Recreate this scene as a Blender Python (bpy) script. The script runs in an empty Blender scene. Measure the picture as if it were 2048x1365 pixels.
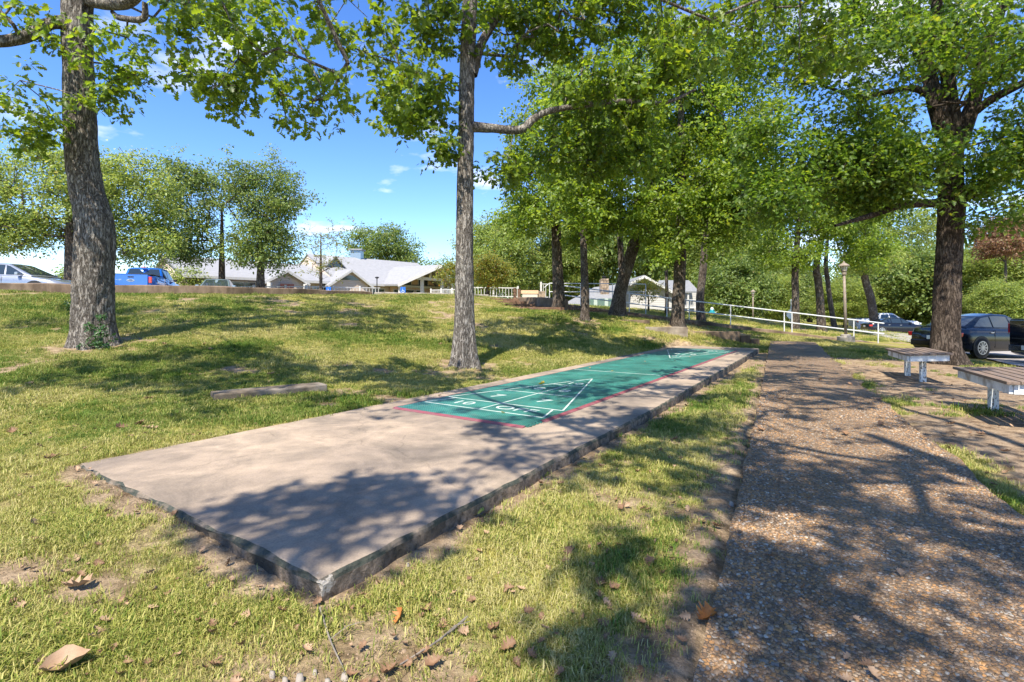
import bpy, bmesh, math, random
import numpy as np
from mathutils import Vector, Matrix, Euler

rng = np.random.default_rng(7)
random.seed(7)
R = math.radians
sc = bpy.context.scene
col = sc.collection

# ------------------------------------------------------------------ camera, sky, sun, exposure
FPX, HOR, CH = 1000.0, 625.0, 1.15          # focal length in photo pixels, horizon row, eye height over the slab
cam = bpy.data.cameras.new('camera')
cam.sensor_width = 36.0
cam.lens = 36.0 * FPX / 2048.0
cam.shift_y = -(682.5 - HOR) / 2048.0
cam.clip_end = 2000.0
cam.clip_start = 0.05
cam_ob = bpy.data.objects.new('camera', cam)
cam_ob.location = (0, 0, CH)
cam_ob.rotation_euler = (R(90), 0, 0)
col.objects.link(cam_ob)
sc.camera = cam_ob

SUN_EL = R(56)
SUN_H = Vector((-0.34, -0.94, 0)).normalized()     # horizontal direction towards the sun
sun_dir = Vector((SUN_H.x * math.cos(SUN_EL), SUN_H.y * math.cos(SUN_EL), math.sin(SUN_EL)))
world = bpy.data.worlds.new('World')
sc.world = world
world.use_nodes = True
wn, wl = world.node_tree.nodes, world.node_tree.links
wn.clear()
wo = wn.new('ShaderNodeOutputWorld')
bgn = wn.new('ShaderNodeBackground')
sky = wn.new('ShaderNodeTexSky')
sky.sky_type = 'NISHITA'
sky.sun_disc = False
sky.sun_elevation = SUN_EL
sky.sun_rotation = math.atan2(sun_dir.x, sun_dir.y)
sky.air_density = 1.0
sky.dust_density = 0.05
sky.ozone_density = 4.0
bgn.inputs['Strength'].default_value = 0.15
# small fair-weather clouds, the same all round the sky
tc = wn.new('ShaderNodeTexCoord')
sep = wn.new('ShaderNodeSeparateXYZ')
addz = wn.new('ShaderNodeMath'); addz.operation = 'ADD'; addz.inputs[1].default_value = 0.16
divx = wn.new('ShaderNodeMath'); divx.operation = 'DIVIDE'
divy = wn.new('ShaderNodeMath'); divy.operation = 'DIVIDE'
comb = wn.new('ShaderNodeCombineXYZ')
cn = wn.new('ShaderNodeTexNoise'); cn.inputs['Scale'].default_value = 2.1; cn.inputs['Detail'].default_value = 9.0; cn.inputs['Roughness'].default_value = 0.55
comb.inputs['Z'].default_value = 1.7
cr = wn.new('ShaderNodeValToRGB')
cr.color_ramp.elements[0].position = 0.56; cr.color_ramp.elements[0].color = (0, 0, 0, 1)
cr.color_ramp.elements[1].position = 0.70; cr.color_ramp.elements[1].color = (0.85, 0.85, 0.85, 1)
hz = wn.new('ShaderNodeMapRange'); hz.inputs[1].default_value = 0.0; hz.inputs[2].default_value = 0.06
cmul = wn.new('ShaderNodeMath'); cmul.operation = 'MULTIPLY'
mixc = wn.new('ShaderNodeMix'); mixc.data_type = 'RGBA'
mixc.inputs[7].default_value = (4.9, 5.0, 5.3, 1)
hs = wn.new('ShaderNodeHueSaturation'); hs.inputs['Saturation'].default_value = 1.22; hs.inputs['Value'].default_value = 0.93; hs.inputs['Hue'].default_value = 0.512
wl.new(tc.outputs['Generated'], sep.inputs[0])
wl.new(sep.outputs['Z'], addz.inputs[0])
wl.new(sep.outputs['X'], divx.inputs[0]); wl.new(addz.outputs[0], divx.inputs[1])
wl.new(sep.outputs['Y'], divy.inputs[0]); wl.new(addz.outputs[0], divy.inputs[1])
wl.new(divx.outputs[0], comb.inputs['X']); wl.new(divy.outputs[0], comb.inputs['Y'])
wl.new(comb.outputs[0], cn.inputs['Vector'])
wl.new(cn.outputs['Fac'], cr.inputs['Fac'])
wl.new(sep.outputs['Z'], hz.inputs[0])
wl.new(cr.outputs['Color'], cmul.inputs[0]); wl.new(hz.outputs[0], cmul.inputs[1])
wl.new(sky.outputs[0], hs.inputs['Color'])
wl.new(hs.outputs[0], mixc.inputs[6]); wl.new(cmul.outputs[0], mixc.inputs[0])
wl.new(mixc.outputs[2], bgn.inputs['Color'])
wl.new(bgn.outputs[0], wo.inputs['Surface'])

sl = bpy.data.lights.new('sun', 'SUN')
sl.energy = 4.8
sl.angle = R(0.53)
sl.color = (1.0, 0.92, 0.78)
so = bpy.data.objects.new('sun', sl)
so.rotation_euler = sun_dir.to_track_quat('Z', 'Y').to_euler()
so.location = (0, -20, 40)
col.objects.link(so)
sc.view_settings.view_transform = 'Standard'
sc.view_settings.look = 'None'
sc.view_settings.exposure = 1.12
sc.view_settings.gamma = 1.0
sc.cycles.use_denoising = True
sc.cycles.max_bounces = 8
sc.cycles.diffuse_bounces = 4
sc.cycles.transparent_max_bounces = 8
sc.cycles.sample_clamp_indirect = 6.0


# ------------------------------------------------------------------ helpers
def W(px, py, Y):
    """photo pixel and distance -> point"""
    return np.array([(px - 1024.0) / FPX * Y, Y, CH + (HOR - py) / FPX * Y])


def smooth(a, b, x):
    t = np.clip((x - a) / (b - a), 0, 1)
    return t * t * (3 - 2 * t)


def _hash(ix, iy, iz):
    n = (ix * 374761393 + iy * 668265263 + iz * 2147483647 * 3 + iz * 1274126177) & 0xffffffff
    n = ((n ^ (n >> 13)) * 1274126177) & 0xffffffff
    n = (n ^ (n >> 16)) & 0xffff
    return n / 65535.0


def vnoise(x, y, z=0.0):
    x = np.asarray(x, float); y = np.asarray(y, float); z = np.zeros_like(x) + z
    ix = np.floor(x).astype(np.int64); iy = np.floor(y).astype(np.int64); iz = np.floor(z).astype(np.int64)
    fx, fy, fz = x - ix, y - iy, z - iz
    fx = fx * fx * (3 - 2 * fx); fy = fy * fy * (3 - 2 * fy); fz = fz * fz * (3 - 2 * fz)
    r = 0
    for a in (0, 1):
        for b in (0, 1):
            for c in (0, 1):
                r = r + _hash(ix + a, iy + b, iz + c) * (fx if a else 1 - fx) * (fy if b else 1 - fy) * (fz if c else 1 - fz)
    return r


def fbm(x, y, z=0.0, o=4):
    r, a, s = 0, 0.5, 1.0
    for i in range(o):
        r = r + a * vnoise(np.asarray(x) * s, np.asarray(y) * s, np.asarray(z) * s + i * 7.3)
        a *= 0.5; s *= 2.03
    return r


def mesh_from(name, verts, faces, smooth_shade=False):
    me = bpy.data.meshes.new(name)
    me.from_pydata([tuple(map(float, v)) for v in verts], [], faces)
    if smooth_shade:
        me.polygons.foreach_set('use_smooth', [True] * len(me.polygons))
    me.update()
    return me


def fast_mesh(name, V, F, smooth_shade=False):
    """numpy verts (n,3) and faces (m,k)"""
    V = np.ascontiguousarray(V, np.float32); F = np.ascontiguousarray(F, np.int32)
    me = bpy.data.meshes.new(name)
    me.vertices.add(len(V)); me.vertices.foreach_set('co', V.ravel())
    k = F.shape[1]
    me.loops.add(F.size); me.loops.foreach_set('vertex_index', F.ravel())
    me.polygons.add(len(F))
    me.polygons.foreach_set('loop_start', np.arange(0, F.size, k, dtype=np.int32))
    me.polygons.foreach_set('loop_total', np.full(len(F), k, np.int32))
    if smooth_shade:
        me.polygons.foreach_set('use_smooth', np.ones(len(F), bool))
    me.update(calc_edges=True)
    me.validate()
    return me


def link(name, me, mat=None, parent=None, loc=None, kind=None):
    o = bpy.data.objects.new(name, me)
    col.objects.link(o)
    if mat is not None and me is not None and not me.materials:
        me.materials.append(mat)
    if parent is not None:
        o.parent = parent
    if loc is not None:
        o.location = loc
    if kind:
        o['kind'] = kind
    return o


def tag(o, label, cat, group=None):
    o['label'] = label; o['category'] = cat
    if group:
        o['group'] = group
    return o


def thing(name, label, cat, loc=(0, 0, 0), rz=0.0, group=None):
    o = bpy.data.objects.new(name, None)
    o.empty_display_size = 0.2
    col.objects.link(o)
    o.location = loc; o.rotation_euler = (0, 0, rz)
    return tag(o, label, cat, group)


class MB:
    """collects simple solids, then becomes one mesh"""
    def __init__(s):
        s.v = []; s.f = []

    def add(s, V, F):
        n = len(s.v)
        s.v.extend([tuple(map(float, p)) for p in V])
        s.f.extend([tuple(i + n for i in f) for f in F])
        return s

    def box(s, x0, x1, y0, y1, z0, z1):
        V = [(x, y, z) for z in (z0, z1) for y in (y0, y1) for x in (x0, x1)]
        return s.add(V, [(0, 2, 3, 1), (4, 5, 7, 6), (0, 1, 5, 4), (2, 6, 7, 3), (0, 4, 6, 2), (1, 3, 7, 5)])

    def bar(s, a, b, w, h=None, up=(0, 0, 1)):
        a = Vector(a); b = Vector(b); h = w if h is None else h
        d = (b - a).normalized(); u = Vector(up)
        if abs(d.dot(u)) > 0.98:
            u = Vector((0, 1, 0))
        x = d.cross(u).normalized(); z = x.cross(d).normalized()
        V = []
        for p in (a, b):
            for sx, sz in ((-1, -1), (1, -1), (1, 1), (-1, 1)):
                V.append(p + x * (sx * w / 2) + z * (sz * h / 2))
        return s.add(V, [(0, 1, 2, 3), (7, 6, 5, 4), (0, 4, 5, 1), (1, 5, 6, 2), (2, 6, 7, 3), (3, 7, 4, 0)])

    def tube(s, pts, rad, n=8, cap=True):
        pts = [Vector(p) for p in pts]
        if not hasattr(rad, '__len__'):
            rad = [rad] * len(pts)
        V = []; F = []
        for i, p in enumerate(pts):
            d = (pts[min(i + 1, len(pts) - 1)] - pts[max(i - 1, 0)]).normalized()
            u = Vector((0, 0, 1)) if abs(d.z) < 0.9 else Vector((1, 0, 0))
            x = d.cross(u).normalized(); y = x.cross(d)
            for k in range(n):
                t = 2 * math.pi * k / n
                V.append(p + (x * math.cos(t) + y * math.sin(t)) * rad[i])
        for i in range(len(pts) - 1):
            for k in range(n):
                F.append((i * n + k, i * n + (k + 1) % n, (i + 1) * n + (k + 1) % n, (i + 1) * n + k))
        if cap:
            F.append(tuple(range(n - 1, -1, -1))); F.append(tuple(range((len(pts) - 1) * n, len(pts) * n)))
        return s.add(V, F)

    def lathe(s, prof, n=16, c=(0, 0, 0)):
        V = []; F = []
        for r, z in prof:
            for k in range(n):
                t = 2 * math.pi * k / n
                V.append((c[0] + r * math.cos(t), c[1] + r * math.sin(t), c[2] + z))
        for i in range(len(prof) - 1):
            for k in range(n):
                F.append((i * n + k, i * n + (k + 1) % n, (i + 1) * n + (k + 1) % n, (i + 1) * n + k))
        F.append(tuple(range(n - 1, -1, -1))); F.append(tuple(range((len(prof) - 1) * n, len(prof) * n)))
        return s.add(V, F)

    def slab(s, poly, thick, nrm=None):
        """polygon in space given thickness"""
        P = [Vector(p) for p in poly]
        n = (P[1] - P[0]).cross(P[2] - P[0]).normalized() if nrm is None else Vector(nrm).normalized()
        k = len(P)
        V = P + [p - n * thick for p in P]
        F = [tuple(range(k)), tuple(range(2 * k - 1, k - 1, -1))]
        for i in range(k):
            j = (i + 1) % k
            F.append((i, i + k, j + k, j))
        return s.add(V, F)

    def build(s, name, mat, parent=None, loc=None, kind=None, bevel=0.0, sm=False):
        me = mesh_from(name, s.v, s.f)
        bm = bmesh.new(); bm.from_mesh(me)
        bmesh.ops.recalc_face_normals(bm, faces=bm.faces)
        if bevel:
            bmesh.ops.bevel(bm, geom=[e for e in bm.edges if len(e.link_faces) == 2 and e.calc_face_angle(0) > 0.6], offset=bevel, segments=2, affect='EDGES', profile=0.6)
        bm.to_mesh(me); bm.free()
        if sm:
            me.polygons.foreach_set('use_smooth', [True] * len(me.polygons))
        return link(name, me, mat, parent, loc, kind)


# ------------------------------------------------------------------ materials
MATS = {}


def newmat(name):
    m = bpy.data.materials.new(name)
    m.use_nodes = True
    nt = m.node_tree
    b = nt.nodes['Principled BSDF']
    MATS[name] = m
    return m, nt.nodes, nt.links, b


def noise_mat(name, c1, c2, scale=8.0, rough=0.85, bump=0.3, detail=8.0, c3=None, scale2=None, dist=0.02, stretch=None, spec=0.3, metal=0.0, speck=None):
    m, n, l, b = newmat(name)
    co = n.new('ShaderNodeTexCoord')
    vec = co.outputs['Object']
    if stretch:
        mp = n.new('ShaderNodeMapping'); mp.inputs['Scale'].default_value = stretch
        l.new(vec, mp.inputs[0]); vec = mp.outputs[0]
    t = n.new('ShaderNodeTexNoise'); t.inputs['Scale'].default_value = scale; t.inputs['Detail'].default_value = detail; t.inputs['Roughness'].default_value = 0.65
    l.new(vec, t.inputs['Vector'])
    r = n.new('ShaderNodeValToRGB')
    r.color_ramp.elements[0].position = 0.3; r.color_ramp.elements[0].color = (*c1, 1)
    r.color_ramp.elements[1].position = 0.7; r.color_ramp.elements[1].color = (*c2, 1)
    l.new(t.outputs['Fac'], r.inputs['Fac'])
    outc = r.outputs['Color']
    if c3 is not None:
        t2 = n.new('ShaderNodeTexNoise'); t2.inputs['Scale'].default_value = scale2 or scale * 0.2; t2.inputs['Detail'].default_value = 5
        l.new(vec, t2.inputs['Vector'])
        r2 = n.new('ShaderNodeValToRGB'); r2.color_ramp.elements[0].position = 0.48; r2.color_ramp.elements[1].position = 0.66
        l.new(t2.outputs['Fac'], r2.inputs['Fac'])
        mx = n.new('ShaderNodeMix'); mx.data_type = 'RGBA'; mx.inputs[7].default_value = (*c3, 1)
        l.new(r2.outputs['Color'], mx.inputs[0]); l.new(outc, mx.inputs[6]); outc = mx.outputs[2]
    l.new(outc, b.inputs['Base Color'])
    b.inputs['Roughness'].default_value = rough
    b.inputs['Specular IOR Level'].default_value = spec
    b.inputs['Metallic'].default_value = metal
    if bump:
        bp = n.new('ShaderNodeBump'); bp.inputs['Strength'].default_value = bump; bp.inputs['Distance'].default_value = dist
        l.new(t.outputs['Fac'], bp.inputs['Height']); l.new(bp.outputs[0], b.inputs['Normal'])
    return m


def plain(name, c, rough=0.5, metal=0.0, spec=0.5, coat=0.0):
    m, n, l, b = newmat(name)
    t = n.new('ShaderNodeTexNoise'); t.inputs['Scale'].default_value = 6.0; t.inputs['Detail'].default_value = 4.0
    co = n.new('ShaderNodeTexCoord'); l.new(co.outputs['Object'], t.inputs['Vector'])
    mx = n.new('ShaderNodeMix'); mx.data_type = 'RGBA'
    mx.inputs[6].default_value = (*[v * 0.88 for v in c], 1); mx.inputs[7].default_value = (*[min(1, v * 1.08) for v in c], 1)
    l.new(t.outputs['Fac'], mx.inputs[0]); l.new(mx.outputs[2], b.inputs['Base Color'])
    b.inputs['Roughness'].default_value = rough; b.inputs['Metallic'].default_value = metal
    b.inputs['Specular IOR Level'].default_value = spec
    b.inputs['Coat Weight'].default_value = coat; b.inputs['Coat Roughness'].default_value = 0.03
    return m


def leaf_mat(name, dark, light, odd, trans=0.4, odd_amt=0.06, rough=0.45):
    m, n, l, b = newmat(name)
    g = n.new('ShaderNodeNewGeometry')
    r = n.new('ShaderNodeValToRGB')
    e = r.color_ramp.elements
    e[0].position = 0.0; e[0].color = (*dark, 1)
    e[1].position = 1.0 - odd_amt; e[1].color = (*light, 1)
    x = e.new(1.0 - odd_amt * 0.5); x.color = (*odd, 1)
    l.new(g.outputs['Random Per Island'], r.inputs['Fac'])
    t = n.new('ShaderNodeTexNoise'); t.inputs['Scale'].default_value = 0.9; t.inputs['Detail'].default_value = 4.0
    l.new(g.outputs['Position'], t.inputs['Vector'])
    hsv = n.new('ShaderNodeHueSaturation')
    mr = n.new('ShaderNodeMapRange'); mr.inputs[1].default_value = 0.3; mr.inputs[2].default_value = 0.7; mr.inputs[3].default_value = 0.7; mr.inputs[4].default_value = 1.35
    l.new(t.outputs['Fac'], mr.inputs[0]); l.new(mr.outputs[0], hsv.inputs['Value']); l.new(r.outputs['Color'], hsv.inputs['Color'])
    l.new(hsv.outputs[0], b.inputs['Base Color'])
    b.inputs['Roughness'].default_value = rough
    b.inputs['Specular IOR Level'].default_value = 0.45
    tr = n.new('ShaderNodeBsdfTranslucent')
    h2 = n.new('ShaderNodeHueSaturation'); h2.inputs['Hue'].default_value = 0.478; h2.inputs['Saturation'].default_value = 1.1; h2.inputs['Value'].default_value = 2.2
    l.new(hsv.outputs[0], h2.inputs['Color']); l.new(h2.outputs[0], tr.inputs['Color'])
    ms = n.new('ShaderNodeMixShader'); ms.inputs[0].default_value = trans
    l.new(b.outputs[0], ms.inputs[1]); l.new(tr.outputs[0], ms.inputs[2])
    l.new(ms.outputs[0], n['Material Output'].inputs['Surface'])
    return m


def bark_mat(name, c_dark, c_mid, c_light, s=1.0, moss=None):
    m, n, l, b = newmat(name)
    co = n.new('ShaderNodeTexCoord')
    mp = n.new('ShaderNodeMapping'); mp.inputs['Scale'].default_value = (1, 1, 0.22)
    l.new(co.outputs['Object'], mp.inputs[0])
    big = n.new('ShaderNodeTexNoise'); big.inputs['Scale'].default_value = 21 * s; big.inputs['Detail'].default_value = 5; big.inputs['Roughness'].default_value = 0.6; big.inputs['Distortion'].default_value = 0.6
    l.new(mp.outputs[0], big.inputs['Vector'])
    sub = n.new('ShaderNodeMath'); sub.operation = 'SUBTRACT'; sub.inputs[1].default_value = 0.5; l.new(big.outputs['Fac'], sub.inputs[0])
    ab = n.new('ShaderNodeMath'); ab.operation = 'ABSOLUTE'; l.new(sub.outputs[0], ab.inputs[0])
    mr = n.new('ShaderNodeMapRange'); mr.inputs[1].default_value = 0.0; mr.inputs[2].default_value = 0.11
    l.new(ab.outputs[0], mr.inputs[0])
    mp2 = n.new('ShaderNodeMapping'); mp2.inputs['Scale'].default_value = (1, 1, 0.55); l.new(co.outputs['Object'], mp2.inputs[0])
    t = n.new('ShaderNodeTexNoise'); t.inputs['Scale'].default_value = 48 * s; t.inputs['Detail'].default_value = 7; t.inputs['Roughness'].default_value = 0.75
    l.new(mp2.outputs[0], t.inputs['Vector'])
    rt = n.new('ShaderNodeMapRange'); rt.inputs[1].default_value = 0.3; rt.inputs[2].default_value = 0.7; l.new(t.outputs['Fac'], rt.inputs[0])
    mul = n.new('ShaderNodeMath'); mul.operation = 'MULTIPLY_ADD'; mul.inputs[1].default_value = 0.55
    l.new(mr.outputs[0], mul.inputs[0])
    h2 = n.new('ShaderNodeMath'); h2.operation = 'MULTIPLY'; h2.inputs[1].default_value = 0.45; l.new(rt.outputs[0], h2.inputs[0])
    l.new(h2.outputs[0], mul.inputs[2])
    r = n.new('ShaderNodeValToRGB')
    e = r.color_ramp.elements
    e[0].position = 0.15; e[0].color = (*c_dark, 1)
    e[1].position = 0.95; e[1].color = (*c_light, 1)
    k = e.new(0.5); k.color = (*c_mid, 1)
    l.new(mul.outputs[0], r.inputs['Fac'])
    lt = n.new('ShaderNodeTexNoise'); lt.inputs['Scale'].default_value = 2.6; lt.inputs['Detail'].default_value = 7; lt.inputs['Roughness'].default_value = 0.7
    l.new(co.outputs['Object'], lt.inputs['Vector'])
    r2 = n.new('ShaderNodeValToRGB'); r2.color_ramp.elements[0].position = 0.5; r2.color_ramp.elements[1].position = 0.66
    r2.color_ramp.elements[1].color = (0.7, 0.7, 0.7, 1)
    l.new(lt.outputs['Fac'], r2.inputs['Fac'])
    mx = n.new('ShaderNodeMix'); mx.data_type = 'RGBA'; mx.blend_type = 'MIX'
    mx.inputs[7].default_value = (*(moss or (0.34, 0.32, 0.28)), 1)
    mm = n.new('ShaderNodeMath'); mm.operation = 'MULTIPLY'; l.new(r2.outputs['Color'], mm.inputs[0]); l.new(mul.outputs[0], mm.inputs[1])
    l.new(mm.outputs[0], mx.inputs[0]); l.new(r.outputs['Color'], mx.inputs[6])
    l.new(mx.outputs[2], b.inputs['Base Color'])
    b.inputs['Roughness'].default_value = 0.92; b.inputs['Specular IOR Level'].default_value = 0.15
    bp = n.new('ShaderNodeBump'); bp.inputs['Strength'].default_value = 0.9; bp.inputs['Distance'].default_value = 0.03
    l.new(mul.outputs[0], bp.inputs['Height']); l.new(bp.outputs[0], b.inputs['Normal'])
    return m


BARK_OAK = bark_mat('bark_oak', (0.035, 0.028, 0.023), (0.165, 0.145, 0.125), (0.42, 0.385, 0.345))
BARK_DARK = bark_mat('bark_dark', (0.015, 0.011, 0.008), (0.06, 0.045, 0.035), (0.16, 0.125, 0.10), 0.9, moss=(0.16, 0.13, 0.10))
BARK_MID = bark_mat('bark_mid', (0.02, 0.015, 0.01), (0.09, 0.07, 0.055), (0.2, 0.165, 0.135), 1.0)
LEAF_OAK = leaf_mat('leaf_oak', (0.055, 0.105, 0.016), (0.145, 0.215, 0.028), (0.2, 0.11, 0.02), 0.52, 0.012)
LEAF_MID = leaf_mat('leaf_mid', (0.065, 0.13, 0.02), (0.19, 0.265, 0.04), (0.22, 0.17, 0.03), 0.5, 0.03)
LEAF_MAPLE = leaf_mat('leaf_maple', (0.045, 0.105, 0.016), (0.135, 0.21, 0.03), (0.18, 0.22, 0.03), 0.5, 0.04)
LEAF_FAR = leaf_mat('leaf_far', (0.095, 0.15, 0.032), (0.24, 0.30, 0.08), (0.24, 0.24, 0.07), 0.48, 0.08)
LEAF_DEEP = leaf_mat('leaf_deep', (0.07, 0.12, 0.03), (0.18, 0.24, 0.065), (0.2, 0.18, 0.05), 0.45, 0.05)
LEAF_YEL = leaf_mat('leaf_yellow', (0.10, 0.13, 0.03), (0.22, 0.24, 0.05), (0.28, 0.15, 0.03), 0.45, 0.10)
LEAF_RUST = leaf_mat('leaf_rust', (0.15, 0.085, 0.045), (0.25, 0.155, 0.085), (0.16, 0.16, 0.05), 0.35, 0.12)

CONC_WALL = noise_mat('wall_concrete', (0.11, 0.075, 0.05), (0.26, 0.19, 0.135), 5, 0.9, 0.5, c3=(0.07, 0.05, 0.035), scale2=1.3, stretch=(1, 1, 0.45))
CONC_GREY = noise_mat('grey_concrete', (0.25, 0.22, 0.185), (0.42, 0.38, 0.33), 7, 0.9, 0.4, c3=(0.16, 0.14, 0.12), scale2=2.5)
CONC_PALE = noise_mat('pale_concrete', (0.2, 0.165, 0.13), (0.33, 0.28, 0.225), 7, 0.9, 0.3, c3=(0.14, 0.11, 0.085), scale2=2.0)
ASPHALT = noise_mat('asphalt', (0.16, 0.15, 0.145), (0.27, 0.25, 0.24), 14, 0.9, 0.3, c3=(0.12, 0.115, 0.11), scale2=0.6)
WHITE_METAL = noise_mat('white_metal', (0.46, 0.48, 0.5), (0.62, 0.63, 0.64), 5, 0.4, 0.05)
STRAW_BROWN = noise_mat('leaf_litter', (0.18, 0.1, 0.05), (0.36, 0.22, 0.12), 12, 0.8, 0.2)

# ------------------------------------------------------------------ terrain
U = np.array([0.5508, 0.8346]); N_ = np.array([-0.8346, 0.5508]); C0 = np.array([-0.815, 2.15])   # slab axes and near corner
SLAB_L, SLAB_W = 16.3, 2.97


def ST(s, t):
    p = C0 + U * s + N_ * t
    return p


def st_of(x, y):
    dx, dy = np.asarray(x) - C0[0], np.asarray(y) - C0[1]
    return dx * U[0] + dy * U[1], dx * N_[0] + dy * N_[1]


PD = np.array([0.468, 0.884]); PN = np.array([0.884, -0.468]); P0 = np.array([0.64, 1.7])     # path left edge and axes
PATH_W = 1.55


def pq_of(x, y):
    dx, dy = np.asarray(x) - P0[0], np.asarray(y) - P0[1]
    return dx * PD[0] + dy * PD[1], dx * PN[0] + dy * PN[1]


RA = np.array([0.6, 28.0]); RB = np.array([18.0, 24.5])      # the ramp's retaining wall


def ramp_top(x):
    t = (np.asarray(x) - RA[0]) / (RB[0] - RA[0])
    return 1.90 + (-0.37 - 1.90) * t


def ramp_y(x):
    t = (np.asarray(x) - RA[0]) / (RB[0] - RA[0])
    return RA[1] + (RB[1] - RA[1]) * t


CP = [(-.8, 2.0, -.105), (.5, .8, -.11), (2, 3, -.11), (4, 7, -.11), (7.2, 14.5, -.1), (9.5, 19, -.07), (11, 21.5, -.1), (3, .8, -.12), (1.6, 5.4, -.1),
      (5, 5, -.125), (8, 9, -.13), (11, 12.6, -.16), (17, 18.8, -.53), (14.5, 15, -.42), (20, 14, -.55), (25, 25, -.57), (34, 45, -.82), (9, 3, -.2), (14, 8, -.4),
      (-3.45, 3.85, .0), (-2.2, 5.7, -.015), (-1, 7.5, -.01), (1.4, 11.3, -.01), (4.2, 15.6, -.01), (6.4, 17.2, 0.02), (8.2, 18.6, 0.03),
      (-2.15, 2.95, -.03), (-4, 2, -.03), (-6.5, 4, 0.0), (-5, 5.3, .03), (-4.2, 7, .12), (-3.2, 6.3, .07), (-8, 9.5, .53), (-12, 11, .75), (-13, 6, .2), (-1.0, 10, .06), (-9, 6, .12),
      (-16.8, 16.1, 1.83), (-10.9, 18.7, 1.81), (-6.7, 23.4, 1.97), (-3.2, 25.4, 2.03), (-.9, 26.6, 1.9), (0.2, 24.5, 1.5), (1.0, 22.5, 1.22), (-22, 14, 1.8),
      (-6.3, 12, .83), (-3.4, 15, .77), (-4.5, 20, 1.46), (-.85, 11.6, .26), (1.0, 13.6, .26), (1.25, 16.6, .72), (3.0, 17, .54), (4.55, 16.5, .22), (-13, 14.5, 1.35), (-9.5, 15.4, 1.3),
      (2.05, 22, 1.24), (2.6, 18, .86), (4.4, 21, .97), (6.3, 19, .62), (1.6, 25.6, 1.32), (3.2, 25.6, 1.2), (5.5, 25.4, .98), (7.2, 25.1, .72), (9.6, 24.9, .40), (12.5, 24.6, .08), (15, 24.2, -.17), (8.5, 21, .36), (14, 22.5, -.05), (15, 20, -.25), (12, 18, -.15),
      (-18, 23, 1.65), (-10, 28, 1.65), (-5, 36, 1.65), (-15, 50, 1.65), (0, 60, 1.65), (-30, 30, 1.65), (-3, 33, 1.7), (3, 36, 1.7),
      (9, 30, 1.0), (13, 30, .6), (19, 40, .72), (23, 40, .15), (28, 40, -.3), (12, 45, 1.1), (17, 29, 0.0), (22, 30, -.35), (30, 60, -.3), (50, 60, -1.0),
      (0, -6, -.1), (-10, -6, 0), (10, -6, -.3), (0, -30, -.2), (60, 20, -1.2), (-60, 20, 1.6), (0, 110, 1.5), (80, 90, -1.5), (-60, 80, 1.7), (-60, -30, .3), (60, -30, -1.2)]
CP = np.array(CP, float)


def _tps(r):
    return np.where(r > 0, r * r * np.log(np.maximum(r, 1e-9)), 0.0)


_A = _tps(np.hypot(CP[:, None, 0] - CP[None, :, 0], CP[:, None, 1] - CP[None, :, 1])) + np.eye(len(CP)) * 0.6
_Pm = np.c_[np.ones(len(CP)), CP[:, :2]]
_M = np.block([[_A, _Pm], [_Pm.T, np.zeros((3, 3))]])
_sol = np.linalg.solve(_M, np.r_[CP[:, 2], 0, 0, 0])


def H(x, y):
    x = np.atleast_1d(np.asarray(x, float)); y = np.atleast_1d(np.asarray(y, float))
    sh = x.shape; xf = np.clip(x.ravel(), -70, 85); yf = np.clip(y.ravel(), -35, 115)
    out = np.empty(len(xf))
    for i in range(0, len(xf), 20000):
        s = slice(i, i + 20000)
        r = np.hypot(xf[s, None] - CP[None, :, 0], yf[s, None] - CP[None, :, 1])
        out[s] = _tps(r) @ _sol[:len(CP)] + _sol[-3] + _sol[-2] * xf[s] + _sol[-1] * yf[s]
    # behind the ramp wall the ground is level with its top
    x_, y_ = xf, yf
    on = smooth(0.02, 0.25, y_ - ramp_y(x_)) * smooth(4.0, 1.5, y_ - ramp_y(x_)) * smooth(0.4, 1.6, x_) * smooth(19, 17.5, x_)
    out = out * (1 - on) + (ramp_top(x_) - 0.05) * on
    # flat under the slab
    s_, t_ = (st_of(x_, y_))
    d = np.maximum(np.maximum(-s_, s_ - SLAB_L), np.maximum(-t_, t_ - SLAB_W))
    flat = smooth(0.0, -0.12, d)
    out = np.minimum(out, out * (1 - flat) + (-0.12) * flat)
    # flat under the path
    p_, q_ = pq_of(x_, y_)
    dp = np.maximum(np.maximum(-3 - p_, p_ - 21.6), np.maximum(-q_, q_ - PATH_W))
    fp = smooth(0.1, -0.02, dp)
    out = out * (1 - fp) + np.minimum(out, -0.14 + 0.06 * smooth(14, 21, p_)) * fp
    return out.reshape(sh)


def h1(x, y):
    return float(H(x, y)[0])


TREE_FEET = [(-8.0, 9.5, 1.3), (-0.94, 10.0, 0.9), (11.0, 12.6, 1.6), (2.05, 22, 1.0), (2.6, 18, .8), (4.4, 21, 1.0), (6.3, 19, .9)]


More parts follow.
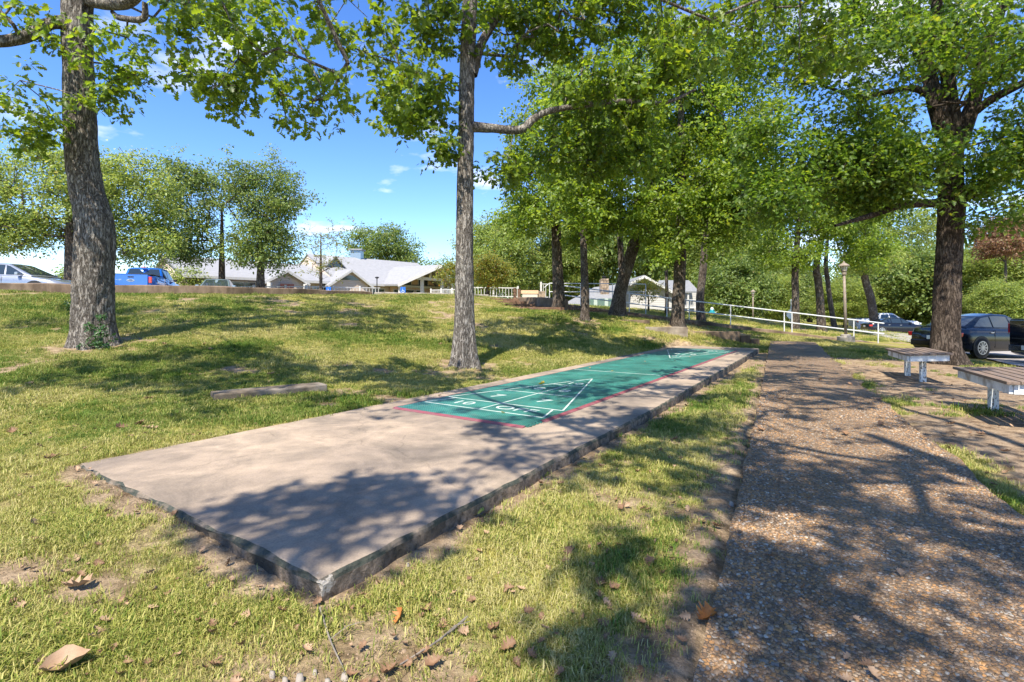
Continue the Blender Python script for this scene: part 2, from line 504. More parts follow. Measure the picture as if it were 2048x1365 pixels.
def dirt_at(x, y):
    """how bare the soil is, 0 to 1"""
    x = np.asarray(x, float); y = np.asarray(y, float)
    s, t = st_of(x, y); p, q = pq_of(x, y)
    n1 = fbm(x * 0.9, y * 0.9, 3.1); n2 = fbm(x * 2.6, y * 2.6, 9.7, 3); n3 = fbm(x * 0.35, y * 0.35, 5.0, 3)
    d = 0.95 * smooth(0.485, 0.63, n1 * 0.6 + n2 * 0.4 + 0.02)
    ds = np.maximum(np.maximum(-s, s - SLAB_L), np.maximum(-t, t - SLAB_W))
    d = np.maximum(d, smooth(0.26, 0.05, ds + (n2 - 0.5) * 0.35) * np.where(t > SLAB_W, 0.3, 0.95))
    d = np.maximum(d, smooth(0.38, 0.08, np.abs(q + 0.02) + (n2 - 0.5) * 0.5) * (q < 0.1) * (p < 16) * 0.95)
    right = smooth(-0.15, 0.25, q - PATH_W + (n1 - 0.5) * 0.7) * smooth(17.5, 13.5, p) * (0.84 + 1.0 * smooth(0.36, 0.56, n1 * 0.5 + n2 * 0.5))
    d = np.maximum(d, right)
    # bare corner in front of the slab
    d = np.maximum(d, smooth(0.9, 0.25, np.hypot(x + 0.55, y - 1.65) + (n2 - 0.5) * 0.9) * 0.9)
    for fx, fy, fr in TREE_FEET:
        d = np.maximum(d, smooth(fr, fr * 0.35, np.hypot(x - fx, (y - fy)) + (n2 - 0.5) * fr * 1.2) * 0.9)
    # patches on the bank
    bank = smooth(8, 11, y) * smooth(4, 2, x)
    d = np.maximum(d, bank * smooth(0.54, 0.68, n1) * 0.6)
    # litter bed in front of the ramp wall
    ry = ramp_y(x)
    d = np.maximum(d, smooth(4.6, 2.0, ry - y + (n1 - .5) * 3) * (y < ry) * smooth(1, 2, x) * smooth(10.5, 7.5, x) * 0.9)
    return np.clip(d, 0, 1)


def axis(parts):
    a = []
    for lo, hi, st in parts:
        a.append(np.arange(lo, hi - 1e-6, st))
    return np.r_[np.concatenate(a), parts[-1][1]]


gx = axis([(-700, -100, 60), (-100, -30, 7), (-30, -12, 0.8), (-12, -5, 0.2), (-5, 5, 0.075), (5, 14, 0.16), (14, 30, 0.6), (30, 100, 5), (100, 700, 60)])
gy = axis([(-60, -6, 6), (-6, 1, 0.35), (1, 6, 0.075), (6, 12, 0.12), (12, 30, 0.25), (30, 60, 1.2), (60, 130, 6), (130, 900, 70)])
GX, GY = np.meshgrid(gx, gy)
GZ = H(GX, GY)
DIRT = dirt_at(GX, GY)
near = smooth(30, 12, np.hypot(GX, GY))
GZ = GZ + near * (fbm(GX * 3.1, GY * 3.1, 1.7, 3) - 0.45) * 0.035 + near * (fbm(GX * 11, GY * 11, 4.7, 2) - 0.38) * 0.016
nx, ny = len(gx), len(gy)
idx = np.arange(nx * ny).reshape(ny, nx)
F = np.stack([idx[:-1, :-1], idx[:-1, 1:], idx[1:, 1:], idx[1:, :-1]], -1).reshape(-1, 4)
gme = fast_mesh('ground', np.stack([GX, GY, GZ], -1).reshape(-1, 3), F, True)
ca = gme.attributes.new('dirt', 'FLOAT', 'POINT'); ca.data.foreach_set('value', DIRT.ravel().astype(np.float32))

gm, n, l, b = newmat('ground_soil')
co = n.new('ShaderNodeTexCoord')
at = n.new('ShaderNodeAttribute'); at.attribute_name = 'dirt'
t1 = n.new('ShaderNodeTexNoise'); t1.inputs['Scale'].default_value = 1.4; t1.inputs['Detail'].default_value = 9
t2 = n.new('ShaderNodeTexNoise'); t2.inputs['Scale'].default_value = 38; t2.inputs['Detail'].default_value = 6; t2.inputs['Roughness'].default_value = 0.7
t3 = n.new('ShaderNodeTexNoise'); t3.inputs['Scale'].default_value = 7; t3.inputs['Detail'].default_value = 7
for t in (t1, t2, t3):
    l.new(co.outputs['Object'], t.inputs['Vector'])
rg = n.new('ShaderNodeValToRGB'); e = rg.color_ramp.elements       # thatch under the blades
e[0].position = 0.3; e[0].color = (0.11, 0.13, 0.02, 1); e[1].position = 0.66; e[1].color = (0.36, 0.31, 0.085, 1)
l.new(t1.outputs['Fac'], rg.inputs['Fac'])
rd = n.new('ShaderNodeValToRGB'); e = rd.color_ramp.elements       # soil
e[0].position = 0.3; e[0].color = (0.15, 0.10, 0.062, 1); e[1].position = 0.7; e[1].color = (0.40, 0.30, 0.205, 1)
l.new(t3.outputs['Fac'], rd.inputs['Fac'])
mg = n.new('ShaderNodeMix'); mg.data_type = 'RGBA'
l.new(at.outputs['Fac'], mg.inputs[0]); l.new(rg.outputs['Color'], mg.inputs[6]); l.new(rd.outputs['Color'], mg.inputs[7])
mm = n.new('ShaderNodeMix'); mm.data_type = 'RGBA'; mm.blend_type = 'MULTIPLY'; mm.inputs[0].default_value = 0.75
rs = n.new('ShaderNodeValToRGB'); rs.color_ramp.elements[0].position = 0.3; rs.color_ramp.elements[0].color = (0.5, 0.5, 0.5, 1); rs.color_ramp.elements[1].position = 0.65; rs.color_ramp.elements[1].color = (1.2, 1.2, 1.2, 1)
l.new(t2.outputs['Fac'], rs.inputs['Fac'])
rs.color_ramp.elements[0].color = (0.34, 0.33, 0.32, 1); rs.color_ramp.elements[1].color = (1.35, 1.35, 1.35, 1)
l.new(mg.outputs[2], mm.inputs[6]); l.new(rs.outputs['Color'], mm.inputs[7]); l.new(mm.outputs[2], b.inputs['Base Color'])
b.inputs['Roughness'].default_value = 0.95; b.inputs['Specular IOR Level'].default_value = 0.1
bp = n.new('ShaderNodeBump'); bp.inputs['Strength'].default_value = 0.8; bp.inputs['Distance'].default_value = 0.03
l.new(t2.outputs['Fac'], bp.inputs['Height']); l.new(bp.outputs[0], b.inputs['Normal'])
ground = link('ground', gme, gm, kind='structure')


def sheet(name, poly, mat, lift, step=0.5, kind='structure'):
    """a paved sheet lying on the terrain inside a convex polygon (ccw)"""
    P = np.array(poly, float)
    bm = bmesh.new()
    vs = [bm.verts.new((p[0], p[1], 0)) for p in P]
    bm.faces.new(vs)
    lo, hi = P.min(0), P.max(0)
    for ax, no in ((0, (1, 0, 0)), (1, (0, 1, 0))):
        for c in np.arange(lo[ax] + step, hi[ax], step):
            bmesh.ops.bisect_plane(bm, geom=bm.verts[:] + bm.edges[:] + bm.faces[:], plane_co=(c if ax == 0 else 0, c if ax == 1 else 0, 0), plane_no=no)
    xs = np.array([v.co.x for v in bm.verts]); ys = np.array([v.co.y for v in bm.verts])
    zs = H(xs, ys) + lift
    for v, z in zip(bm.verts, zs):
        v.co.z = z
    bmesh.ops.recalc_face_normals(bm, faces=bm.faces)
    me = bpy.data.meshes.new(name); bm.to_mesh(me); bm.free()
    return link(name, me, mat, kind=kind)


LOT_PALE = noise_mat('lot_paving', (0.24, 0.22, 0.2), (0.36, 0.335, 0.31), 9, 0.9, 0.25, c3=(0.24, 0.22, 0.2), scale2=0.7)
sheet('parking_lot', [(13.6, 13.2), (34, 4), (60, 30), (60, 52), (36, 52), (25, 38), (19.4, 22.2), (17.4, 18.6)], LOT_PALE, 0.05, 1.2)
sheet('upper_parking_lot', [(-40, 18), (-18.3, 17.2), (-11, 20.2), (-7.5, 25), (-7, 42), (-30, 45), (-40, 40)], ASPHALT, 0.06, 2.0)

# ------------------------------------------------------------------ the slab of the court
sm_, n, l, b = newmat('slab_concrete')
co = n.new('ShaderNodeTexCoord')
t1 = n.new('ShaderNodeTexNoise'); t1.inputs['Scale'].default_value = 0.55; t1.inputs['Detail'].default_value = 6; t1.inputs['Roughness'].default_value = 0.6
t2 = n.new('ShaderNodeTexNoise'); t2.inputs['Scale'].default_value = 90; t2.inputs['Detail'].default_value = 5
t3 = n.new('ShaderNodeTexNoise'); t3.inputs['Scale'].default_value = 5.5; t3.inputs['Detail'].default_value = 8; t3.inputs['Roughness'].default_value = 0.7
for t in (t1, t2, t3):
    l.new(co.outputs['Object'], t.inputs['Vector'])
r1 = n.new('ShaderNodeValToRGB'); e = r1.color_ramp.elements
e[0].position = 0.36; e[0].color = (0.20, 0.163, 0.135, 1); e[1].position = 0.58; e[1].color = (0.41, 0.32, 0.24, 1)
l.new(t1.outputs['Fac'], r1.inputs['Fac'])
r3 = n.new('ShaderNodeValToRGB'); e = r3.color_ramp.elements
e[0].position = 0.32; e[0].color = (0.8, 0.8, 0.8, 1); e[1].position = 0.66; e[1].color = (1.07, 1.07, 1.07, 1)
l.new(t3.outputs['Fac'], r3.inputs['Fac'])
r2 = n.new('ShaderNodeValToRGB'); e = r2.color_ramp.elements
e[0].position = 0.3; e[0].color = (0.83, 0.83, 0.83, 1); e[1].position = 0.7; e[1].color = (1.1, 1.1, 1.1, 1)
l.new(t2.outputs['Fac'], r2.inputs['Fac'])
ma = n.new('ShaderNodeMix'); ma.data_type = 'RGBA'; ma.blend_type = 'MULTIPLY'; ma.inputs[0].default_value = 1
mb = n.new('ShaderNodeMix'); mb.data_type = 'RGBA'; mb.blend_type = 'MULTIPLY'; mb.inputs[0].default_value = 1
l.new(r1.outputs['Color'], ma.inputs[6]); l.new(r3.outputs['Color'], ma.inputs[7])
l.new(ma.outputs[2], mb.inputs[6]); l.new(r2.outputs['Color'], mb.inputs[7]); l.new(mb.outputs[2], b.inputs['Base Color'])
vc = n.new('ShaderNodeTexVoronoi'); vc.feature = 'DISTANCE_TO_EDGE'; vc.inputs['Scale'].default_value = 0.33
wv = n.new('ShaderNodeTexNoise'); wv.inputs['Scale'].default_value = 2.4; wv.inputs['Detail'].default_value = 8; l.new(co.outputs['Object'], wv.inputs['Vector'])
wm = n.new('ShaderNodeMix'); wm.data_type = 'RGBA'; wm.blend_type = 'LINEAR_LIGHT'; wm.inputs[0].default_value = 0.22
l.new(co.outputs['Object'], wm.inputs[6]); l.new(wv.outputs['Color'], wm.inputs[7]); l.new(wm.outputs[2], vc.inputs['Vector'])
cm = n.new('ShaderNodeMapRange'); cm.inputs[1].default_value = 0.0; cm.inputs[2].default_value = 0.0035; cm.inputs[3].default_value = 0.78; cm.inputs[4].default_value = 1.0
l.new(vc.outputs['Distance'], cm.inputs[0])
t5 = n.new('ShaderNodeTexNoise'); t5.inputs['Scale'].default_value = 1.7; t5.inputs['Detail'].default_value = 9; t5.inputs['Roughness'].default_value = 0.72; t5.inputs['Distortion'].default_value = 0.8
l.new(co.outputs['Object'], t5.inputs['Vector'])
r5 = n.new('ShaderNodeValToRGB'); e = r5.color_ramp.elements; e[0].position = 0.34; e[0].color = (0.62, 0.64, 0.66, 1); e[1].position = 0.56; e[1].color = (1.0, 1.0, 1.0, 1)
l.new(t5.outputs['Fac'], r5.inputs['Fac'])
mc = n.new('ShaderNodeMix'); mc.data_type = 'RGBA'; mc.blend_type = 'MULTIPLY'; mc.inputs[0].default_value = 1
l.new(mb.outputs[2], mc.inputs[6]); l.new(r5.outputs['Color'], mc.inputs[7])
md_ = n.new('ShaderNodeMix'); md_.data_type = 'RGBA'; md_.blend_type = 'MULTIPLY'; md_.inputs[0].default_value = 1
l.new(mc.outputs[2], md_.inputs[6]); l.new(cm.outputs[0], md_.inputs[7]); l.new(md_.outputs[2], b.inputs['Base Color'])
b.inputs['Roughness'].default_value = 0.85; b.inputs['Specular IOR Level'].default_value = 0.25
bp = n.new('ShaderNodeBump'); bp.inputs['Strength'].default_value = 0.25; bp.inputs['Distance'].default_value = 0.004
l.new(t2.outputs['Fac'], bp.inputs['Height']); l.new(bp.outputs[0], b.inputs['Normal'])

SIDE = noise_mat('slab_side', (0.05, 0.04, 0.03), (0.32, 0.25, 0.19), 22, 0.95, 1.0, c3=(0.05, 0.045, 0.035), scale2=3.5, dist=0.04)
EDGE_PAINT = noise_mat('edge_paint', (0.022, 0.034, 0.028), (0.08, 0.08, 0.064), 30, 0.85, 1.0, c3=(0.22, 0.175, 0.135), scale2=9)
CHIP = noise_mat('chipped_concrete', (0.40, 0.37, 0.33), (0.7, 0.67, 0.62), 14, 0.9, 0.8)


def slab_outline(inset=0.0, seed=0):
    P = []
    def nz(k, a):
        return (vnoise(np.array([k * 1.7]), np.array([seed + a]))[0] - 0.5)
    for s in np.arange(0, SLAB_L, 0.11):      # right edge, going away, drawing in slowly
        tr = 0.028 * max(0, s - 4.5)
        P.append((s, tr + inset + nz(s * 5, 0) * 0.018 + nz(s * 23, 3) * 0.012))
    for t in np.arange(0.45, SLAB_W, 0.2):
        P.append((SLAB_L - inset, t))
    for s in np.arange(SLAB_L, 0, -0.15):
        P.append((s, SLAB_W - inset + nz(s * 5, 9) * 0.02))
    for t in np.arange(SLAB_W, 0.02, -0.11):
        P.append((inset + nz(t * 6, 5) * 0.02 + nz(t * 25, 7) * 0.012, t))
    return P


slab_root = None
V = []; Fc = []
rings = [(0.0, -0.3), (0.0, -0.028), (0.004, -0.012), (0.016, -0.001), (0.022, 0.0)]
nr = None
for k, (ins, z) in enumerate(rings):
    O = slab_outline(ins, 2)
    nr = len(O)
    for j, (s, t) in enumerate(O):
        p = ST(s, t)
        jit = (vnoise(np.array([s * 9.0]), np.array([t * 9.0]), k * 3.0)[0] - 0.5) * (0.03 if k < 1 else 0.006) + (vnoise(np.array([s * 41.0]), np.array([t * 41.0]), k * 3.0)[0] - 0.5) * (0.014 if k < 4 else 0.006)
        V.append((p[0] + jit, p[1] + jit, z + (jit * 0.4 if 0 < k < 4 else 0)))
for k in range(len(rings) - 1):
    for j in range(nr):
        Fc.append((k * nr + j, k * nr + (j + 1) % nr, (k + 1) * nr + (j + 1) % nr, (k + 1) * nr + j))
Fc.append(tuple((len(rings) - 1) * nr + j for j in range(nr)))
sme = mesh_from('court_slab', V, Fc)
bm = bmesh.new(); bm.from_mesh(sme); bmesh.ops.recalc_face_normals(bm, faces=bm.faces); bm.to_mesh(sme); bm.free()
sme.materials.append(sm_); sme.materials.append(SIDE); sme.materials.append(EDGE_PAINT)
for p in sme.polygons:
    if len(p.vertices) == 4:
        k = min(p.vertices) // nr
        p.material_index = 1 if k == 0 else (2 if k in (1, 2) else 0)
slab_ob = link('court_slab', sme, kind='structure')
# chipped pale near corner: a worn spot with its own shape
def worn_corner(m, rad):
    n, l = m.node_tree.nodes, m.node_tree.links; b = n['Principled BSDF']
    src = b.inputs['Base Color'].links[0].from_socket
    g = n.new('ShaderNodeNewGeometry')
    d = n.new('ShaderNodeVectorMath'); d.operation = 'DISTANCE'; d.inputs[1].default_value = (C0[0], C0[1], -0.03); l.new(g.outputs['Position'], d.inputs[0])
    t = n.new('ShaderNodeTexNoise'); t.inputs['Scale'].default_value = 26; t.inputs['Detail'].default_value = 5; l.new(g.outputs['Position'], t.inputs['Vector'])
    ma = n.new('ShaderNodeMath'); ma.operation = 'MULTIPLY_ADD'; ma.inputs[1].default_value = -0.26; l.new(t.outputs['Fac'], ma.inputs[0]); l.new(d.outputs['Value'], ma.inputs[2])
    mr = n.new('ShaderNodeMapRange'); mr.inputs[1].default_value = rad - 0.13; mr.inputs[2].default_value = rad - 0.15; l.new(ma.outputs[0], mr.inputs[0])
    mx = n.new('ShaderNodeMix'); mx.data_type = 'RGBA'; mx.inputs[7].default_value = (0.42, 0.38, 0.33, 1)
    l.new(mr.outputs[0], mx.inputs[0]); l.new(src, mx.inputs[6]); l.new(mx.outputs[2], b.inputs['Base Color'])


for m_ in (sm_, SIDE, EDGE_PAINT):
    worn_corner(m_, 0.035)

# ------------------------------------------------------------------ shuffleboard mat of clip-together tiles
tm, n, l, b = newmat('mat_green')
co = n.new('ShaderNodeTexCoord')
mp = n.new('ShaderNodeMapping'); mp.inputs['Rotation'].default_value = (0, 0, R(45)); l.new(co.outputs['Object'], mp.inputs[0])
br = n.new('ShaderNodeTexBrick'); br.offset = 0.0; br.inputs['Scale'].default_value = 1.0
br.inputs['Brick Width'].default_value = 0.021; br.inputs['Row Height'].default_value = 0.021; br.inputs['Mortar Size'].default_value = 0.0028
br.inputs['Color1'].default_value = (0.0125, 0.09, 0.072, 1); br.inputs['Color2'].default_value = (0.016, 0.104, 0.083, 1); br.inputs['Mortar'].default_value = (0.05, 0.205, 0.17, 1)
l.new(mp.outputs[0], br.inputs['Vector'])
tn = n.new('ShaderNodeTexNoise'); tn.inputs['Scale'].default_value = 2.2; tn.inputs['Detail'].default_value = 7
gpos = n.new('ShaderNodeNewGeometry'); l.new(gpos.outputs['Position'], tn.inputs['Vector'])
rr = n.new('ShaderNodeValToRGB'); e = rr.color_ramp.elements; e[0].position = 0.3; e[0].color = (0.75, 0.75, 0.75, 1); e[1].position = 0.7; e[1].color = (1.3, 1.3, 1.3, 1)
l.new(tn.outputs['Fac'], rr.inputs['Fac'])
mx = n.new('ShaderNodeMix'); mx.data_type = 'RGBA'; mx.blend_type = 'MULTIPLY'; mx.inputs[0].default_value = 1
l.new(br.outputs['Color'], mx.inputs[6]); l.new(rr.outputs['Color'], mx.inputs[7])
oi = n.new('ShaderNodeObjectInfo'); om = n.new('ShaderNodeMapRange'); om.inputs[3].default_value = 0.82; om.inputs[4].default_value = 1.18; l.new(oi.outputs['Random'], om.inputs[0])
hv = n.new('ShaderNodeHueSaturation'); l.new(om.outputs[0], hv.inputs['Value']); l.new(mx.outputs[2], hv.inputs['Color'])
td = n.new('ShaderNodeTexNoise'); td.inputs['Scale'].default_value = 5.5; td.inputs['Detail'].default_value = 8; td.inputs['Roughness'].default_value = 0.75; l.new(gpos.outputs['Position'], td.inputs['Vector'])
rdm = n.new('ShaderNodeMapRange'); rdm.inputs[1].default_value = 0.52; rdm.inputs[2].default_value = 0.72; rdm.inputs[3].default_value = 0.0; rdm.inputs[4].default_value = 0.45; l.new(td.outputs['Fac'], rdm.inputs[0])
mdu = n.new('ShaderNodeMix'); mdu.data_type = 'RGBA'; mdu.inputs[7].default_value = (0.16, 0.19, 0.15, 1); l.new(rdm.outputs[0], mdu.inputs[0]); l.new(hv.outputs[0], mdu.inputs[6]); l.new(mdu.outputs[2], b.inputs['Base Color'])
b.inputs['Roughness'].default_value = 0.5; b.inputs['Specular IOR Level'].default_value = 0.35
bp = n.new('ShaderNodeBump'); bp.inputs['Strength'].default_value = 0.4; bp.inputs['Distance'].default_value = 0.004
l.new(br.outputs['Fac'], bp.inputs['Height']); bp.invert = False
l.new(bp.outputs[0], b.inputs['Normal'])
MAROON = noise_mat('mat_maroon', (0.15, 0.035, 0.05), (0.27, 0.075, 0.09), 9, 0.55, 0.15, c3=(0.22, 0.10, 0.11), scale2=3)
PAINT_W = noise_mat('court_paint', (0.42, 0.47, 0.43), (0.6, 0.63, 0.59), 30, 0.6, 0.1, c3=(0.36, 0.44, 0.4), scale2=16)
ang = math.atan2(U[1], U[0]) - math.pi / 2           # local +y runs along the court, +x to its right
T_C, T_S0, TS = 1.69, 2.90, 0.305
o0 = ST(T_S0, T_C)
mat_root = thing('shuffleboard_mat', 'long green plastic shuffleboard mat with white scoring lines and maroon edging on slab', 'sports mat', (o0[0], o0[1], 0.001), ang)
tile_me = None
for r_ in range(39):
    for c_ in range(6):
        if tile_me is None:
            m_ = MB(); g = 0.0008
            m_.box(g, TS - g, g, TS - g, 0.0, 0.013)
            o = m_.build('tile', tm, mat_root, bevel=0.0012); tile_me = o.data
        else:
            o = link('tile', tile_me, None, mat_root)
        o.location = ((c_ - 3) * TS, r_ * TS, 0)
MW = 3 * TS
edge_me = None
MLEN = 39 * TS


def edge_piece(x, y, rz):
    global edge_me
    if edge_me is None:
        m_ = MB(); a, w_ = TS - 0.002, 0.06
        m_.add([(0.001, 0, 0), (a, 0, 0), (a, 0, 0.014), (0.001, 0, 0.014), (0.001, -w_, 0), (a, -w_, 0), (a, -w_, 0.003), (0.001, -w_, 0.003)],
               [(0, 1, 2, 3), (4, 7, 6, 5), (3, 2, 6, 7), (0, 4, 5, 1), (0, 3, 7, 4), (1, 5, 6, 2)])
        o = m_.build('edge_strip', MAROON, mat_root, bevel=0.0015); edge_me = o.data
    else:
        o = link('edge_strip', edge_me, None, mat_root)
    o.location = (x, y, 0); o.rotation_euler = (0, 0, rz)


for c_ in range(6):
    edge_piece((c_ - 3) * TS, -0.001, 0)
    edge_piece((3 - c_) * TS, MLEN + 0.001, math.pi)
for r_ in range(39):
    if r_ > 0:                                        # the first piece by the near corner is missing
        edge_piece(MW + 0.001, r_ * TS, math.pi / 2)
    edge_piece(-MW - 0.001, (r_ + 1) * TS, -math.pi / 2)
# bare loops where that piece is missing
m_ = MB()
for k in range(9):
    m_.lathe([(0.014, 0.0), (0.017, 0.004), (0.016, 0.011), (0.007, 0.012)], 8, (MW + 0.014 + 0.012 * (k % 2), 0.018 + k * 0.033, 0))
m_.build('clip_loops', tm, mat_root)


def line(x0, y0, x1, y1, w=0.021):
    m_ = MB()
    m_.bar((x0, y0, 0.0135), (x1, y1, 0.0135), w, 0.0016)
    return m_.build('scoring_line', PAINT_W, mat_root)


def text(body, x, y, size, rz=0.0, sx=1.0, name='numeral'):
    cu = bpy.data.curves.new(name, 'FONT'); cu.body = body; cu.size = size; cu.align_x = 'CENTER'; cu.align_y = 'CENTER'; cu.extrude = 0.0008; cu.offset = 0.0
    tmp = bpy.data.objects.new(name, cu); col.objects.link(tmp)
    bpy.context.view_layer.update()
    me = bpy.data.meshes.new_from_object(tmp.evaluated_get(bpy.context.evaluated_depsgraph_get()))
    bpy.data.objects.remove(tmp); bpy.data.curves.remove(cu)
    me.name = name
    o = link(name, me, None)
    o.location = (x, y, 0.0137); o.rotation_euler = (0, 0, rz); o.scale = (sx, 1, 1)
    return o


def head(y0, d):
    """scoring head; y0 base line, d = +1 pointing away, -1 towards the near end"""
    f = lambda a: y0 + d * a
    hw, tw = 0.86, 0.74
    line(-hw, f(0), hw, f(0)); line(-hw, f(.457), hw, f(.457))
    line(-hw, f(.014), -tw, f(.443)); line(hw, f(.014), tw, f(.443))
    apex = 3.2
    at_ = lambda a: hw * (1 - (a - .457) / (apex - .457))
    line(-hw, f(.471), 0.0, f(apex)); line(hw, f(.471), 0.0, f(apex - 0.01))
    for a in (1.371, 2.286):
        line(-at_(a) + .03, f(a), at_(a) - .03, f(a))
    for a, b_ in ((.014, .443), (.471, 1.357), (1.385, 2.272)):
        line(0, f(a), 0, f(b_))
    rz = 0 if d > 0 else math.pi
    for body, x, a, sz in (('10', -.42, .23, .26), ('OFF', .36, .23, .26), ('7', -.36, .88, .3), ('7', .36, .88, .3), ('8', -.21, 1.76, .28), ('8', .21, 1.76, .28), ('10', 0, 2.52, .24)):
        o = text(body, x * d, f(a), sz, rz, 1.25)
        o.data.materials.append(PAINT_W); o.parent = mat_root


head(0.44, 1)
head(MLEN - 0.44, -1)
line(-MW + .02, 4.75, MW - .02, 4.75)

# ------------------------------------------------------------------ the path of exposed aggregate
pm, n, l, b = newmat('aggregate_bed')
co = n.new('ShaderNodeTexCoord')
v = n.new('ShaderNodeTexVoronoi'); v.inputs['Scale'].default_value = 62; v.inputs['Randomness'].default_value = 1.0
v2 = n.new('ShaderNodeTexVoronoi'); v2.inputs['Scale'].default_value = 62; v2.feature = 'DISTANCE_TO_EDGE'
t1 = n.new('ShaderNodeTexNoise'); t1.inputs['Scale'].default_value = 1.8; t1.inputs['Detail'].default_value = 6
for t in (v, v2, t1):
    l.new(co.outputs['Object'], t.inputs['Vector'])
sepc = n.new('ShaderNodeSeparateColor'); l.new(v.outputs['Color'], sepc.inputs[0])
PEB = [(0.0, (0.14, 0.092, 0.055)), (0.22, (0.25, 0.15, 0.075)), (0.42, (0.38, 0.205, 0.08)), (0.58, (0.29, 0.19, 0.11)), (0.72, (0.32, 0.235, 0.155)), (0.86, (0.21, 0.18, 0.155)), (0.955, (0.40, 0.36, 0.30))]


def peb_ramp(n):
    r = n.new('ShaderNodeValToRGB'); r.color_ramp.interpolation = 'CONSTANT'
    e = r.color_ramp.elements
    e[0].position = 0; e[0].color = (*PEB[0][1], 1); e[1].position = PEB[-1][0]; e[1].color = (*PEB[-1][1], 1)
    for p_, c_ in PEB[1:-1]:
        q = e.new(p_); q.color = (*c_, 1)
    return r


r1 = peb_ramp(n); l.new(sepc.outputs[0], r1.inputs['Fac'])
re = n.new('ShaderNodeMapRange'); re.inputs[1].default_value = 0.02; re.inputs[2].default_value = 0.14; l.new(v2.outputs['Distance'], re.inputs[0])
mx = n.new('ShaderNodeMix'); mx.data_type = 'RGBA'; mx.inputs[6].default_value = (0.16, 0.12, 0.08, 1)
l.new(re.outputs[0], mx.inputs[0]); l.new(r1.outputs['Color'], mx.inputs[7])
m2 = n.new('ShaderNodeMix'); m2.data_type = 'RGBA'; m2.blend_type = 'MULTIPLY'; m2.inputs[0].default_value = 1
rr = n.new('ShaderNodeValToRGB'); e = rr.color_ramp.elements; e[0].position = 0.35; e[0].color = (0.72, 0.7, 0.68, 1); e[1].position = 0.65; e[1].color = (1.15, 1.12, 1.1, 1)
l.new(t1.outputs['Fac'], rr.inputs['Fac']); l.new(mx.outputs[2], m2.inputs[6]); l.new(rr.outputs['Color'], m2.inputs[7])
l.new(m2.outputs[2], b.inputs['Base Color']); b.inputs['Roughness'].default_value = 0.7
bp = n.new('ShaderNodeBump'); bp.inputs['Strength'].default_value = 0.7; bp.inputs['Distance'].default_value = 0.012
l.new(re.outputs[0], bp.inputs['Height']); l.new(bp.outputs[0], b.inputs['Normal'])


def path_z(p):
    return -0.088 + 0.05 * smooth(13, 21, np.asarray(p, float))


def path_edge(p, side):
    p = np.asarray(p, float)
    w = (vnoise(p * 2.3, np.full_like(p, side * 5.0)) - 0.5) * 0.12 + (vnoise(p * 9.0, np.full_like(p, side * 3.0)) - 0.5) * 0.05
    return (w * 0.35 if side < 0 else PATH_W + w * (1.0 + 0.0 * p))


ps = np.arange(-3.0, 21.6, 0.1)
V = []; Fp = []
for p in ps:
    for q, dz in ((path_edge(p, -1), -0.14), (path_edge(p, -1), 0.0), (PATH_W * .33, .004), (PATH_W * .66, .004), (path_edge(p, 1), 0.0), (path_edge(p, 1) + 0.02, -0.14)):
        c = P0 + PD * p + PN * float(q)
        V.append((c[0], c[1], float(path_z(p)) + dz))
for i in range(len(ps) - 1):
    for k in range(5):
        Fp.append((i * 6 + k, i * 6 + k + 1, (i + 1) * 6 + k + 1, (i + 1) * 6 + k))
path_me = mesh_from('path', V, Fp)
path_ob = link('path', path_me, pm, kind='structure')
# pebbles standing proud of the bed
pb, n, l, b = newmat('pebble')
g = n.new('ShaderNodeNewGeometry'); oi = n.new('ShaderNodeObjectInfo')
ad = n.new('ShaderNodeMath'); ad.operation = 'ADD'; l.new(g.outputs['Random Per Island'], ad.inputs[0]); l.new(oi.outputs['Random'], ad.inputs[1])
fr = n.new('ShaderNodeMath'); fr.operation = 'FRACT'; l.new(ad.outputs[0], fr.inputs[0])
r1 = peb_ramp(n); l.new(fr.outputs[0], r1.inputs['Fac'])
tn = n.new('ShaderNodeTexNoise'); tn.inputs['Scale'].default_value = 1.6; tn.inputs['Detail'].default_value = 9; tn.inputs['Roughness'].default_value = .7; l.new(g.outputs['Position'], tn.inputs['Vector'])
rr = n.new('ShaderNodeMapRange'); rr.inputs[3].default_value = 0.7; rr.inputs[4].default_value = 1.25; l.new(tn.outputs['Fac'], rr.inputs[0])
hs_ = n.new('ShaderNodeHueSaturation'); rr.inputs[1].default_value = .3; rr.inputs[2].default_value = .7; rr.inputs[3].default_value = .5; rr.inputs[4].default_value = 1.2; l.new(rr.outputs[0], hs_.inputs['Value']); l.new(r1.outputs['Color'], hs_.inputs['Color'])
l.new(hs_.outputs[0], b.inputs['Base Color']); b.inputs['Roughness'].default_value = 0.5; b.inputs['Specular IOR Level'].default_value = 0.4


